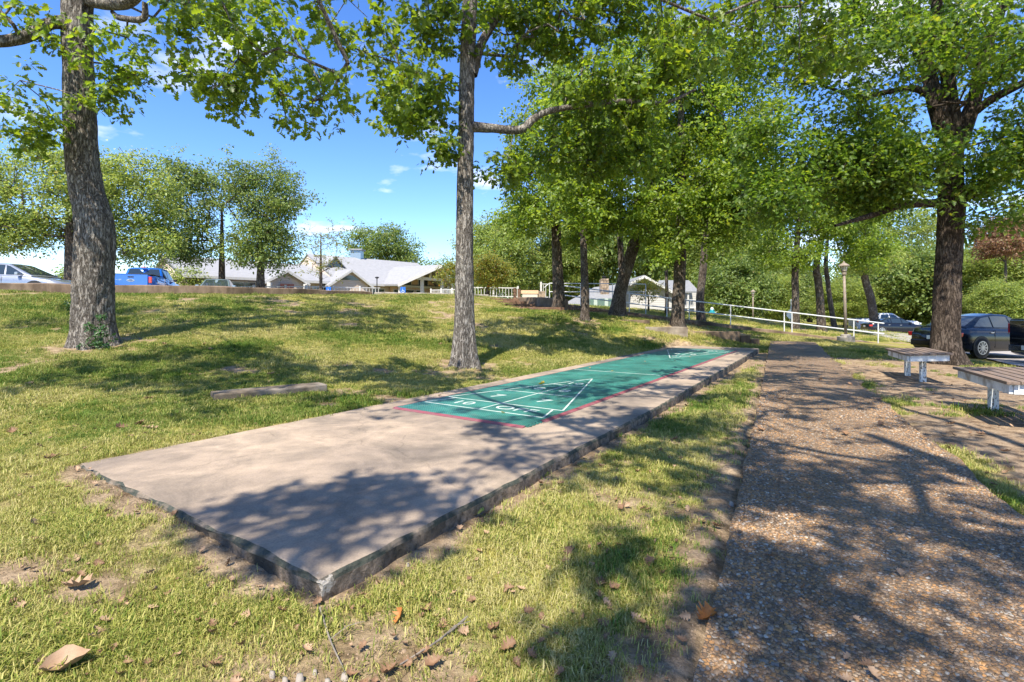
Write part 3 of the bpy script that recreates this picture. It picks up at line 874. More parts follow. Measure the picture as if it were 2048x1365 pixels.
def pebble_geo(n, rad):
    """n pebbles: 6-gon domes, returns verts (n,13,3) and base faces"""
    k = 6
    a = np.linspace(0, 2 * np.pi, k, endpoint=False)[None, :] + rng.uniform(0, 1, (n, 1))
    r0 = rad[:, None] * rng.uniform(0.72, 1.2, (n, k))
    asp = rng.uniform(0.5, 0.9, (n, 1)); th = rng.uniform(0, np.pi, (n, 1))
    lx, ly = np.cos(a) * r0, np.sin(a) * r0 * asp
    x = lx * np.cos(th) - ly * np.sin(th); y = lx * np.sin(th) + ly * np.cos(th)
    hgt = rad[:, None] * rng.uniform(0.25, 0.6, (n, 1))
    lo = np.stack([x, y, np.full_like(x, -0.006)], -1)
    mid = np.stack([x * 0.72, y * 0.72, hgt * rng.uniform(0.75, 1.0, (n, k))], -1)
    top = np.stack([x.mean(1, keepdims=True) * 0, y.mean(1, keepdims=True) * 0, hgt], -1)
    V = np.concatenate([lo, mid, top], 1)
    Fq = []
    for i in range(k):
        j = (i + 1) % k
        Fq += [(i, j, k + j), (i, k + j, k + i), (k + i, k + j, 2 * k)]
    return V, np.array(Fq)


NP = 38000
pp = 0.0 + (7.5) * rng.uniform(0, 1, NP) ** 1.45 - 0.15
qq = rng.uniform(0.01, 1.0, NP) * (PATH_W - 0.02)
prad = rng.uniform(0.006, 0.0135, NP) * np.where(rng.uniform(0, 1, NP) < 0.1, 1.35, 1.0)
PVl, PF = pebble_geo(NP, prad)
pc = P0[None] + PD[None] * pp[:, None] + PN[None] * qq[:, None]
PV = PVl + np.stack([pc[:, 0], pc[:, 1], path_z(pp) + 0.001], -1)[:, None, :]
score = prad / np.maximum(pc[:, 1], 0.5) * ((pc[:, 0] / np.maximum(pc[:, 1], .1) < 1.0) & (pc[:, 1] > 1.68))
big = np.argsort(-score)[:300]
rest = np.setdiff1d(np.arange(NP), big)
link('aggregate', fast_mesh('aggregate', PV[rest].reshape(-1, 3), (PF[None] + (np.arange(len(rest)) * 13)[:, None, None]).reshape(-1, 3)), pb, path_ob, kind='stuff')
shared = [fast_mesh('pebble', PVl[big[i]], PF) for i in range(40)]
for i, j in enumerate(big):
    o = link('pebble', shared[i % 40], pb, path_ob)
    o.location = (pc[j, 0], pc[j, 1], float(path_z(pp[j])) + 0.001); s_ = prad[j] / prad[big[i % 40]]
    o.scale = (s_, s_, s_); o.rotation_euler = (0, 0, rng.uniform(0, 6.28))


# ------------------------------------------------------------------ leaf sprays, grass tufts and how they are spread
def leaf_outline(kind):
    if kind == 'oak':
        return [(0.0, .015), (.16, .05), (.24, .19), (.33, .085), (.42, .29), (.54, .12), (.66, .36), (.77, .17), (.9, .22), (1.0, 0.0)]
    if kind == 'maple':
        return [(0.0, .015), (.14, .04), (.2, .26), (.32, .12), (.42, .44), (.55, .16), (.68, .30), (.8, .1), (1.0, 0.0)]
    if kind == 'broad':
        return [(0.0, .012), (.05, .05), (.15, .16), (.3, .25), (.45, .28), (.6, .25), (.75, .17), (.88, .08), (1.0, 0.0)]
    return [(0.0, .02), (.35, .27), (.72, .22), (1.0, 0.0)]


def leaf_geo(kind, L):
    O = leaf_outline(kind)
    V = []; Fq = []
    k = len(O)
    for x, y in O:
        bend = -0.18 * x * x
        V += [(x * L, -y * L, (bend + 0.35 * y) * L), (x * L, 0, bend * L), (x * L, y * L, (bend + 0.35 * y) * L)]
    for i in range(k - 1):
        a, b_ = i * 3, (i + 1) * 3
        Fq += [(a, b_, b_ + 1), (a, b_ + 1, a + 1), (a + 1, b_ + 1, b_ + 2), (a + 1, b_ + 2, a + 2)]
    return np.array(V), np.array(Fq)


def spray(name, kind, nleaf, L, rad, mat, seed, twig=True):
    """one twig end with its leaves; a mesh that tree crowns repeat"""
    rs_ = np.random.default_rng(seed)
    LV, LF = leaf_geo(kind, 1.0)
    Vs, Fs, mi = [], [], []
    nv = 0
    for i in range(nleaf):
        p = rs_.normal(0, rad * 0.5, 3) * np.array([1, 1, 0.55])
        yaw = math.atan2(p[1], p[0]) + rs_.normal(0, 0.7)
        pit = rs_.normal(0.35, 0.45); rol = rs_.normal(0, 0.6)
        M = np.array((Matrix.Rotation(yaw, 3, 'Z') @ Matrix.Rotation(pit, 3, 'Y') @ Matrix.Rotation(rol, 3, 'X')))
        s = L * rs_.uniform(0.7, 1.2)
        Vs.append((LV * s) @ M.T + p); Fs.append(LF + nv); nv += len(LV); mi += [0] * len(LF)
    if twig:
        for i in range(4):
            a = rs_.normal(0, rad * 0.45, 3) * np.array([1, 1, 0.5]); w_ = 0.004
            b_ = -a * 0.2
            q = np.array([a, b_ + (w_, 0, 0), b_ + (-w_, w_, 0), b_ + (0, -w_, w_)])
            Vs.append(q); Fs.append(np.array([(0, 1, 2), (0, 2, 3), (0, 3, 1)]) + nv); nv += 4; mi += [1] * 3
    me = fast_mesh(name, np.concatenate(Vs), np.concatenate(Fs))
    me.materials.append(mat); me.materials.append(BARK_MID)
    me.polygons.foreach_set('material_index', np.array(mi, np.int32)[:len(me.polygons)])
    return bpy.data.objects.new(name, me)       # kept out of the scene, only its mesh is used


_groups = {}


def spread_group(key, protos):
    """node group that sets the given meshes on the points of an object"""
    if key in _groups:
        return _groups[key]
    ng = bpy.data.node_groups.new('spread_' + key, 'GeometryNodeTree')
    ng.interface.new_socket('Geometry', in_out='INPUT', socket_type='NodeSocketGeometry')
    ng.interface.new_socket('Geometry', in_out='OUTPUT', socket_type='NodeSocketGeometry')
    N = ng.nodes; Lk = ng.links
    gi = N.new('NodeGroupInput'); go = N.new('NodeGroupOutput')
    jn = N.new('GeometryNodeJoinGeometry')
    for p in protos:
        oi_ = N.new('GeometryNodeObjectInfo'); oi_.inputs['Object'].default_value = p
        oi_.inputs['As Instance'].default_value = False
        g2 = N.new('GeometryNodeGeometryToInstance')
        Lk.new(oi_.outputs['Geometry'], g2.inputs[0]); Lk.new(g2.outputs[0], jn.inputs[0])
    ip = N.new('GeometryNodeInstanceOnPoints')
    ip.inputs['Pick Instance'].default_value = True
    def attr(nm, ty):
        a = N.new('GeometryNodeInputNamedAttribute'); a.data_type = ty; a.inputs['Name'].default_value = nm
        return a.outputs['Attribute']
    e2r = N.new('FunctionNodeEulerToRotation')
    Lk.new(attr('rot', 'FLOAT_VECTOR'), e2r.inputs[0])
    Lk.new(gi.outputs[0], ip.inputs['Points']); Lk.new(jn.outputs[0], ip.inputs['Instance'])
    Lk.new(e2r.outputs[0], ip.inputs['Rotation'])
    Lk.new(attr('scl', 'FLOAT'), ip.inputs['Scale']); Lk.new(attr('pick', 'INT'), ip.inputs['Instance Index'])
    Lk.new(ip.outputs[0], go.inputs[0])
    _groups[key] = ng
    return ng


def spread(name, pts, rot, scl, key, protos, parent=None, kind='stuff'):
    pts = np.asarray(pts, np.float32)
    me = bpy.data.meshes.new(name)
    me.vertices.add(len(pts)); me.vertices.foreach_set('co', pts.ravel())
    a = me.attributes.new('rot', 'FLOAT_VECTOR', 'POINT'); a.data.foreach_set('vector', np.asarray(rot, np.float32).ravel())
    a = me.attributes.new('scl', 'FLOAT', 'POINT'); a.data.foreach_set('value', np.asarray(scl, np.float32))
    a = me.attributes.new('pick', 'INT', 'POINT'); a.data.foreach_set('value', rng.integers(0, len(protos), len(pts)).astype(np.int32))
    me.materials.append(protos[0].data.materials[0])
    o = link(name, me, None, parent, kind=kind)
    md = o.modifiers.new('spread', 'NODES'); md.node_group = spread_group(key, protos)
    return o


SPRAYS = {
    'oak_near': [spray('oak_spray', 'oak', 19, 0.125, 0.17, LEAF_OAK, 11 + i) for i in range(4)],
    'maple': [spray('maple_spray', 'maple', 30, 0.115, 0.28, LEAF_MAPLE, 21 + i) for i in range(4)],
    'mid': [spray('mid_spray', 'plain', 34, 0.135, 0.34, LEAF_MID, 31 + i) for i in range(4)],
    'midoak': [spray('midoak_spray', 'oak', 22, 0.15, 0.30, LEAF_OAK, 41 + i) for i in range(3)],
    'far': [spray('far_spray', 'plain', 34, 0.19, 0.62, LEAF_FAR, 51 + i, False) for i in range(4)],
    'deep': [spray('deep_spray', 'plain', 34, 0.19, 0.62, LEAF_DEEP, 61 + i, False) for i in range(4)],
    'yellow': [spray('yellow_spray', 'plain', 26, 0.14, 0.4, LEAF_YEL, 71 + i) for i in range(3)],
    'rust': [spray('rust_spray', 'plain', 40, 0.2, 0.55, LEAF_RUST, 81 + i, False) for i in range(3)],
}


# ------------------------------------------------------------------ trees
def frusta(A, B, ra, rb, n):
    """open tapered tubes between point arrays"""
    m = len(A)
    d = B - A; L = np.linalg.norm(d, axis=1, keepdims=True); d = d / np.maximum(L, 1e-6)
    up = np.where(np.abs(d[:, 2:3]) < 0.9, np.array([[0, 0, 1.0]]), np.array([[1.0, 0, 0]]))
    x = np.cross(d, up); x /= np.linalg.norm(x, axis=1, keepdims=True); y = np.cross(x, d)
    t = np.linspace(0, 2 * np.pi, n, endpoint=False)
    ring = x[:, None] * np.cos(t)[None, :, None] + y[:, None] * np.sin(t)[None, :, None]
    Va = A[:, None] + ring * ra[:, None, None]; Vb = B[:, None] + ring * rb[:, None, None]
    V = np.concatenate([Va, Vb], 1)
    f = np.array([(k, (k + 1) % n, n + (k + 1) % n, n + k) for k in range(n)])
    return V.reshape(-1, 3), (f[None] + (np.arange(m) * 2 * n)[:, None, None]).reshape(-1, 4)


def catmull(P, n):
    P = np.array(P, float)
    Q = np.vstack([2 * P[0] - P[1], P, 2 * P[-1] - P[-2]])
    out = []
    k = len(P) - 1
    for u in np.linspace(0, k - 1e-6, n):
        i = int(u); t = u - i
        a, b_, c, d = Q[i], Q[i + 1], Q[i + 2], Q[i + 3]
        out.append(0.5 * ((2 * b_) + (c - a) * t + (2 * a - 5 * b_ + 4 * c - d) * t * t + (3 * b_ - a - 3 * c + d) * t ** 3))
    return np.array(out)


def stem_mesh(name, path, radii, nseg=60, nside=24, flare=0.5, rough=0.12, seed=0, scale=1.0, flare_h=0.7):
    """a trunk with flared foot and furrowed bark"""
    P = catmull(path, nseg)
    rad = np.interp(np.linspace(0, 1, nseg), np.linspace(0, 1, len(radii)), radii)
    arc = np.r_[0, np.cumsum(np.linalg.norm(np.diff(P, axis=0), axis=1))]
    th = np.linspace(0, 2 * np.pi, nside, endpoint=False)
    V = np.zeros((nseg, nside, 3))
    for i in range(nseg):
        d = P[min(i + 1, nseg - 1)] - P[max(i - 1, 0)]; d /= np.linalg.norm(d)
        x = np.cross(d, [0, 1, 0]); x /= np.linalg.norm(x); y = np.cross(x, d) * -1
        f = math.exp(-arc[i] / (flare_h * 0.42))
        lob = 1 + f * flare * (0.75 + 0.45 * np.cos(th * 5 + seed) + 0.3 * np.cos(th * 3 + seed * 2.1))
        cx, cy, cz = np.cos(th) * rad[i], np.sin(th) * rad[i], np.full(nside, arc[i])
        big_ = (fbm(cx * 3.3 + seed, cy * 3.3, cz * 0.9, 3) - 0.45) * 0.5
        s_ = 14.0 / scale
        fur = np.abs(fbm(cx * s_ + seed, cy * s_, cz * s_ * 0.22, 3) - 0.47) * 2.2
        r_ = rad[i] * (lob + rough * (big_ - fur * 0.55 + 0.15))
        V[i] = P[i] + x[None] * (np.cos(th) * r_)[:, None] + y[None] * (np.sin(th) * r_)[:, None]
    idx = np.arange(nseg * nside).reshape(nseg, nside)
    F_ = np.stack([idx[:-1], np.roll(idx[:-1], -1, 1), np.roll(idx[1:], -1, 1), idx[1:]], -1).reshape(-1, 4)
    return fast_mesh(name, V.reshape(-1, 3), F_, True), P, rad


def ellipsoid_pts(c, r, n, rs_, shell=0.45, holes=0.0):
    out = []; tries = 0
    while len(out) < n:
        tries += 1
        p = rs_.normal(0, 1, (n, 3)); p /= np.linalg.norm(p, axis=1, keepdims=True)
        q = p * (rs_.uniform(shell ** 3, 1, (n, 1)) ** (1 / 3))
        w = q * np.array(r) + np.array(c)
        lump = fbm(w[:, 0] * 0.6, w[:, 1] * 0.6, w[:, 2] * 0.6, 2)
        keep = np.linalg.norm(q, axis=1) < 0.66 + 1.15 * (lump - 0.3)
        if tries > 60:
            keep[:] = True
        elif holes and tries < 30:
            keep &= fbm(w[:, 0] * 0.9 + 30, w[:, 1] * 0.9, w[:, 2] * 0.9, 2) > holes
        out += list(w[keep])
    return np.array(out[:n])


def grow(seeds, seed_r, targets, tip, power=2.35, droop=0.0, rs_=rng, step=0.9):
    """join target points to a skeleton; returns nodes, parents, radii"""
    pos = [np.array(p, float) for p in seeds]; par = [-1] * len(pos)
    base = np.array(seeds[0])
    targets = targets[np.argsort(np.linalg.norm(targets - np.array(seeds).mean(0), axis=1))]
    for t in targets:
        A = np.array(pos)
        d = np.linalg.norm(A - t, axis=1) + 0.55 * np.maximum(0, A[:, 2] - t[2])
        j = int(np.argmin(d)); v_ = t - A[j]; L = np.linalg.norm(v_)
        k = max(1, int(L / step))
        prev = j
        for i in range(1, k + 1):
            f = i / k
            q = A[j] + v_ * f + rs_.normal(0, 0.07 * min(L, 1.5) * (0.3 if i == k else 1), 3)
            q[2] += math.sin(f * math.pi) * (0.1 * L)
            pos.append(q); par.append(prev); prev = len(pos) - 1
    pos = np.array(pos); par = np.array(par)
    r = np.zeros(len(pos)); acc = np.zeros(len(pos))
    for i in range(len(pos) - 1, -1, -1):
        r[i] = max(tip, acc[i]) ** 1.0 if acc[i] == 0 else acc[i] ** (1 / power)
        if acc[i] == 0:
            r[i] = tip
        if par[i] >= 0:
            acc[par[i]] += r[i] ** power
    return pos, par, r


def branch_mesh(name, pos, par, r, ns, rmax=None):
    Vs, Fs, nv = [], [], 0
    e = np.where(par >= 0)[0]
    for lo, hi, n in ((0.035, 9, 7), (0.014, 0.035, 5), (0, 0.014, 3)):
        s = e[(r[e] >= lo) & (r[e] < hi)]
        if not len(s):
            continue
        ra = np.minimum(r[par[s]], r[s] * 1.25); rb = r[s]
        V, F_ = frusta(pos[par[s]], pos[s], ra, rb, n)
        Vs.append(V); Fs.append(F_ + nv); nv += len(V)
    return fast_mesh(name, np.concatenate(Vs), np.concatenate(Fs), True)


def make_tree(name, label, foot, stems, crowns, key, bark, group=None, tip=0.008, per=3, spread_r=0.3, scl=(0.8, 1.25), seed=1,
              limbs=(), nseg=40, nside=16, flare=0.45, rough=0.12, shell=0.45, holes=0.0, seed_from=0.35, cat='tree', extra=None, step=0.9, flare_h=0.7, barkscale=1.0, leaf_nodes=1.0):
    """stems: list of (path, radii) in world space; crowns: list of (centre, radii, n targets)"""
    rs_ = np.random.default_rng(seed)
    root = thing(name, label, cat, foot, 0, group)
    fo = np.array(foot, float)
    seeds = []; sr = []
    for k, (path, radii) in enumerate(stems):
        path = [np.array(p, float) for p in path]
        me, P, rad = stem_mesh('trunk', [p - fo for p in path], radii, nseg, nside, flare if k == 0 else 0.05, rough, seed + k, barkscale, flare_h)
        link('trunk', me, bark, root)
        a = int(len(P) * (seed_from if k == 0 else 0.1))
        seeds += list(P[a::3]); sr += list(rad[a::3])
    for path, radii in limbs:
        me, P, rad = stem_mesh('limb', [np.array(p, float) - fo for p in path], radii, max(14, nseg // 2), max(8, nside // 2), 0.0, rough, seed + 9, barkscale)
        link('limb', me, bark, root)
        seeds += list(P[3::3]); sr += list(rad[3::3])
    T = [ellipsoid_pts(np.array(c) - fo, r, n, rs_, shell, holes) for c, r, n in crowns]
    if extra is not None:
        T.append(np.array(extra) - fo)
    T = np.concatenate(T)
    pos, par, r = grow(seeds, sr, T, tip, rs_=rs_, step=step)
    link('branches', branch_mesh('branches', pos, par, r, len(seeds)), bark, root, kind='stuff')
    kids = np.bincount(par[par >= 0], minlength=len(pos))
    cand = np.where((np.arange(len(pos)) >= len(seeds)) & (r < tip * 3.2))[0]
    if leaf_nodes < 1:
        cand = cand[rs_.uniform(0, 1, len(cand)) < leaf_nodes]
    P_ = np.repeat(pos[cand], per, 0) + rs_.normal(0, spread_r, (len(cand) * per, 3)) * np.array([1, 1, 0.7])
    rot = np.c_[rs_.normal(0, 0.35, len(P_)), rs_.normal(0, 0.35, len(P_)), rs_.uniform(0, 6.28, len(P_))]
    o = spread('foliage', P_, rot, rs_.uniform(scl[0], scl[1], len(P_)), key, SPRAYS[key], root)
    return root, o, pos, par, r


def G(x, y, dz=-0.08):
    return np.array([x, y, h1(x, y) + dz])


TREES = {}

# big oak on the bank with the kinked trunk
Yt = 9.5
p = lambda x, y: W(x, y, Yt)
foot = G(-7.92, Yt)
TREES['left'] = make_tree('oak_tree', 'thick grey oak with kinked trunk and ivy sprigs growing on the grassy bank', foot,
    [([foot, p(187, 640), p(186, 560), p(190, 490), p(188, 440), p(172, 370), p(163, 290), p(158, 190), p(155, 90), p(156, -10), p(160, -160), p(175, -330), p(190, -520)],
      [.325, .31, .305, .305, .29, .26, .245, .235, .23, .225, .2, .15, .07])],
    [((-6.8, 3.4, 7.6), (2.8, 2.2, 1.1), 95), ((-11.2, 8.6, 8.3), (3.6, 3.2, 2.4), 130), ((-6.6, 9.6, 8.6), (3.0, 3.0, 2.2), 110), ((-9.0, 11.0, 10.6), (4.2, 3.8, 2.6), 130),  # first lobe is unseen, added to shade the lawn left of the slab
     (W(245, 120, 9.3), (0.5, 0.9, 0.95), 15), (W(235, 200, 9.2), (0.4, 0.7, 0.5), 7), (W(40, 225, 8.6), (0.5, 0.9, 0.65), 17), (W(60, 50, 9.0), (0.9, 1.0, 0.6), 12)], 'oak_near', BARK_OAK,
    seed=3, per=3, spread_r=0.17, scl=(0.75, 1.1), nseg=150, nside=72, flare=0.4, rough=0.42, tip=0.006, seed_from=0.62,
    limbs=[([p(140, 45), W(100, 48, 9.2), W(60, 70, 8.9), W(10, 82, 8.6), W(-60, 80, 8.3), W(-140, 40, 8.2)], [.13, .10, .095, .09, .075, .04]),
           ([p(170, -2), W(215, 8, 9.3), W(262, 2, 9.1), W(300, -50, 9.0), W(360, -140, 8.7)], [.12, .1, .09, .07, .04]),
           ([p(225, 25), W(240, 36, 9.2), W(286, 38, 9.1), W(290, 5, 9.0)], [.035, .05, .05, .04])])

# the slimmer oak beside the slab
Yt = 10.0
p = lambda x, y: W(x, y, Yt)
foot = G(-0.95, Yt)
TREES['centre'] = make_tree('oak_tree', 'straight slim oak with long crooked side limb growing beside the green mat', foot,
    [([foot, p(929, 690), p(929, 640), p(929, 560), p(929, 470), p(930, 380), p(932, 290), p(933, 200), p(936, 100), p(940, 0), p(945, -140), p(960, -300), p(975, -470)],
      [.185, .185, .185, .18, .17, .16, .155, .15, .145, .14, .12, .085, .04])],
    [((-1.2, 9.6, 9.2), (3.3, 3.4, 2.6), 150), (W(1010, 70, 10.3), (1.0, 1.2, 0.95), 36), (W(820, 190, 9.6), (0.75, 1.2, 0.75), 34), (W(1200, 190, 10.5), (1.5, 1.5, 0.65), 50),
     (W(880, 60, 9.8), (0.9, 1.0, 0.7), 22), (W(990, 345, 10.2), (0.6, 0.9, 0.4), 10), (W(890, 290, 10.0), (0.35, 0.7, 0.5), 9), (W(1310, 110, 10.9), (0.9, 1.3, 1.0), 40), (W(1120, 60, 10.6), (1.3, 1.5, 1.0), 50), (W(1240, 15, 10.9), (1.3, 1.3, .8), 46), (W(1140, 315, 11.0), (1.3, 1.0, 0.5), 34), (W(1290, 290, 10.9), (0.9, 1.2, 0.6), 26)], 'oak_near', BARK_OAK,
    seed=5, per=3, spread_r=0.18, scl=(0.8, 1.25), nseg=140, nside=60, flare=0.75, rough=0.3, tip=0.006, seed_from=0.36, flare_h=1.1,
    limbs=[([p(942, 254), W(985, 257, 10.0), W(1040, 260, 10.05), W(1068, 238, 10.1), W(1100, 222, 10.15), W(1160, 212, 10.3), W(1240, 203, 10.5), W(1330, 205, 10.8), W(1390, 180, 11.1)],
            [.105, .085, .08, .075, .062, .056, .05, .042, .025]),
           ([p(945, 150), W(962, 90, 10.1), W(990, 40, 10.2), W(1012, -10, 10.3), W(1050, -100, 10.6)], [.1, .085, .08, .07, .045])])

# oak that the camera stands under: trunk behind, long limbs overhead
droops = [
    [(446, 0), (471, 53), (475, 116), (443, 148), (422, 176), (400, 190)], [(471, 53), (440, 35), (422, 39), (380, 56), (352, 72)],
    [(499, 0), (541, 63), (559, 98), (548, 151), (562, 190), (573, 240), (578, 262)], [(475, 116), (476, 170), (462, 220), (470, 248)],
    [(503, 0), (577, 53), (612, 105), (629, 148), (654, 186), (626, 240), (634, 284)], [(629, 0), (661, 53), (686, 123), (679, 176), (648, 200), (600, 215)],
    [(696, 0), (773, 67), (801, 130), (818, 170), (812, 240)], [(773, 67), (830, 105), (868, 150)], [(400, -30), (372, 60), (380, 140), (386, 180)],
    [(661, 53), (730, 110), (745, 200)], [(560, 98), (500, 130), (520, 170)],
    [(1480, -30), (1430, 40), (1392, 48), (1350, 60), (1322, 110)], [(1430, 40), (1400, 110), (1372, 170)], [(1650, -40), (1660, 40), (1668, 110), (1640, 140)], [(1560, -30), (1545, 50), (1570, 120), (1560, 160)],
    [(1668, 60), (1710, 110), (1720, 140)], [(1300, -30), (1320, 30), (1300, 90)], [(1600, -30), (1620, 50), (1600, 120), (1625, 165)], [(1520, -20), (1505, 60), (1510, 120)], [(1500, 20), (1480, 90), (1450, 130)]]
ext = []
for i, D in enumerate(droops):
    Yd = 5.6 + 0.28 * ((i * 7) % 5) if D[0][0] < 1000 else 6.0 + 0.3 * (i % 4)
    for k in range(len(D) - 1):
        for f in (0.0, 0.5):
            x_, y_ = D[k][0] * (1 - f) + D[k + 1][0] * f, D[k][1] * (1 - f) + D[k + 1][1] * f
            ext.append(W(x_ + rng.normal(0, 3), y_ + rng.normal(0, 3), Yd + rng.normal(0, 0.12)))
foot = G(2.4, -3.4)
q_ = lambda *a: np.array(a, float)
TREES['over'] = make_tree('oak_tree', 'spreading oak whose leafy branch tips hang into the sky above the slab', foot,
    [([foot, q_(2.4, -3.4, 1.2), q_(2.35, -3.3, 2.6), q_(2.2, -3.1, 4.2), q_(2.0, -2.8, 6.0), q_(1.6, -2.2, 8.0), q_(1.2, -1.6, 10.4)], [.42, .36, .33, .3, .26, .18, .07])],
    [((-2.5, -1.2, 6.5), (1.15, .8, .6), 44), ((-.7, -2.0, 6.5), (1.2, 1.0, .7), 50), ((-0.7, -0.2, 7.0), (2.0, 2.4, 1.0), 150), ((-3.6, 3.2, 7.2), (2.2, 1.8, .9), 50), ((1.6, -1.6, 7.0), (2.5, 2.2, 1.5), 130), ((3.2, 1.0, 7.6), (2.8, 2.6, 1.5), 130), ((0.2, 2.2, 7.4), (2.2, 2.2, 1.2), 115), ((5.2, 2.6, 7.2), (2.4, 2.4, 1.2), 80), ((-4.4, 2.4, 7.6), (2.6, 2.2, 1.2), 60), ((3.6, 5.0, 8.2), (3.0, 2.4, 1.3), 80), ((1.0, -3.5, 8.6), (3.0, 2.0, 1.5), 50)],  # unseen crown lobes, placed to cast dapples on slab, strip and path
    'oak_near', BARK_OAK, seed=8, per=2, spread_r=0.11, scl=(0.62, 1.0), holes=0.35, nseg=50, nside=28, flare=0.5, rough=0.2, tip=0.0055, seed_from=0.45, extra=ext, step=0.7,
    limbs=[([q_(2.2, -3.1, 4.4), q_(1.3, -1.9, 6.3), q_(0.5, -0.6, 6.3), q_(-0.8, 0.2, 7.0), q_(-1.2, 1.5, 6.5), q_(-1.9, 2.4, 6.7), q_(-2.2, 4.2, 5.9)], [.12, .075, .055, .04, .025]),
           ([q_(2.1, -2.9, 5.2), q_(2.8, -1.2, 6.6), q_(3.4, 1.0, 7.2), q_(3.5, 3.4, 6.8), q_(3.2, 5.2, 5.9)], [.12, .08, .06, .045, .03])])
over = TREES['over'][0]
near_leaf = []
for i in range(5):
    LV_, LF_ = leaf_geo('oak', 0.125); me_ = fast_mesh('leaf', LV_ * (1, .9 + .08 * i, 1 + .2 * i), LF_); me_.materials.append(LEAF_OAK); near_leaf.append(me_)
for i in range(300):
    e_ = ext[(i * 7) % len(ext)] + rng.normal(0, 0.11, 3)
    o = link('leaf', near_leaf[i % 5], None, over); o.location = e_ - np.array(over.location); o.rotation_euler = (rng.normal(0, .6), rng.normal(.3, .5), rng.uniform(0, 6.28)); sc_ = rng.uniform(.7, 1.15); o.scale = (sc_,) * 3

# broad tree by the benches
Yt = 12.6
p = lambda x, y: W(x, y, Yt)
foot = G(11.0, Yt)
TREES['right'] = make_tree('maple_tree', 'broad dark trunked shade tree with low spreading limbs beside the brown benches', foot,
    [([foot, p(1891, 690), p(1893, 640), p(1896, 560), p(1900, 480), p(1903, 410), p(1902, 340), p(1905, 270), p(1898, 180), p(1890, 90), p(1872, 0), p(1860, -160), p(1850, -340), p(1850, -480)],
      [.31, .285, .28, .27, .26, .265, .24, .2, .15, .13, .12, .1, .07, .04])],
    [((9.2, 12.0, 7.0), (3.6, 2.8, 2.6), 130), ((12.4, 11.4, 8.2), (3.8, 3.2, 3.2), 150), ((7.0, 12.6, 5.2), (2.3, 2.0, 1.25), 60), ((9.2, 12.4, 4.6), (2.0, 1.9, 0.9), 44), ((13.6, 11.6, 5.2), (2.4, 2.0, 1.3), 60), ((10.8, 13, 10.2), (4.2, 3.6, 2.0), 80),
     ((7.4, 12.6, 8.0), (2.2, 2.2, 1.8), 50), (W(1700, 350, 12.0), (1.9, 1.5, 0.95), 70), (W(1985, 310, 11.8), (1.3, 1.4, 0.9), 46), (W(1830, 330, 11.6), (1.2, 1.2, 0.8), 36), (W(1560, 400, 11.8), (1.0, 1.2, 0.6), 26), (W(2000, 430, 12.0), (0.9, 1.2, 0.35), 14)], 'maple', BARK_DARK,
    seed=12, per=3, spread_r=0.26, scl=(0.8, 1.25), nseg=130, nside=64, flare=0.6, rough=0.42, tip=0.007, seed_from=0.5, barkscale=1.2,
    limbs=[([p(1890, 405), W(1850, 408, 12.4), W(1800, 412, 12.2), W(1740, 432, 11.9), W(1670, 452, 11.6)], [.12, .09, .08, .065, .03]),
           ([p(1915, 400), W(1960, 378, 12.4), W(2010, 355, 12.2), W(2070, 335, 12.0), W(2160, 300, 11.7)], [.15, .13, .115, .1, .06]),
           ([p(1890, 270), W(1870, 200, 12.6), W(1850, 120, 12.7), W(1825, 40, 12.8), W(1800, -60, 13.0)], [.2, .17, .14, .12, .07]),
           ([p(1915, 290), W(1945, 210, 12.5), W(1965, 130, 12.4), W(1985, 60, 12.3), W(2040, -60, 12.2)], [.2, .15, .13, .11, .06]),
           ([W(1940, 230, 12.5), W(1990, 195, 12.2), W(2050, 165, 12.0), W(2130, 120, 11.7)], [.1, .095, .08, .05]),
           ([W(1872, 200, 12.6), W(1830, 178, 12.7), W(1770, 185, 12.9), W(1720, 195, 13.1), W(1640, 170, 13.5)], [.09, .075, .06, .05, .03])])

# the grove in front of the ramp
def CRW(px, py, Y, rx, ry, rz, n):
    return (W(px, py, Y), (rx, ry, rz), n)


def grove(label, x, y, path_px, radii, crowns, seed, key='mid', bark=BARK_MID, per=3, n=40, scl=(0.8, 1.25)):
    foot = G(x, y)
    st = [foot] + [W(a, b_, y + 0.02 * (HOR - b_) * 0.1) for a, b_ in path_px]
    return make_tree('oak_tree', label, foot, [(st, radii)], crowns, key, bark, 'oaks in the grove below the ramp', seed=seed, per=per, spread_r=0.33, nseg=60, nside=24, flare=0.4, rough=0.24, tip=0.009, seed_from=0.5, scl=scl)


grove('upright oak against the end of the brown ramp wall near the steps', 2.05, 22, [(1117, 580), (1114, 520), (1112, 440), (1110, 330), (1108, 200), (1110, 60)], [.26, .25, .225, .21, .17, .13, .05],
      [((2.0, 22, 9.3), (3.1, 3.0, 4.2), 150), ((0.9, 21.0, 6.6), (1.7, 1.8, 1.5), 40), ((3.0, 21.4, 5.6), (1.5, 1.6, 1.2), 34), CRW(1050, 440, 21.5, 1.5, 1.5, 1.0, 26), CRW(1170, 470, 22, 1.0, 1.4, .8, 16)], 31)
grove('slender oak on the lawn edge in front of the ramp wall', 2.62, 18, [(1170, 590), (1168, 520), (1165, 430), (1158, 330), (1162, 210), (1165, 90)], [.15, .145, .13, .115, .095, .07, .03],
      [((2.7, 18.2, 7.6), (2.2, 2.2, 2.8), 100), ((2.1, 17.6, 5.0), (1.2, 1.3, 1.1), 26)], 32)
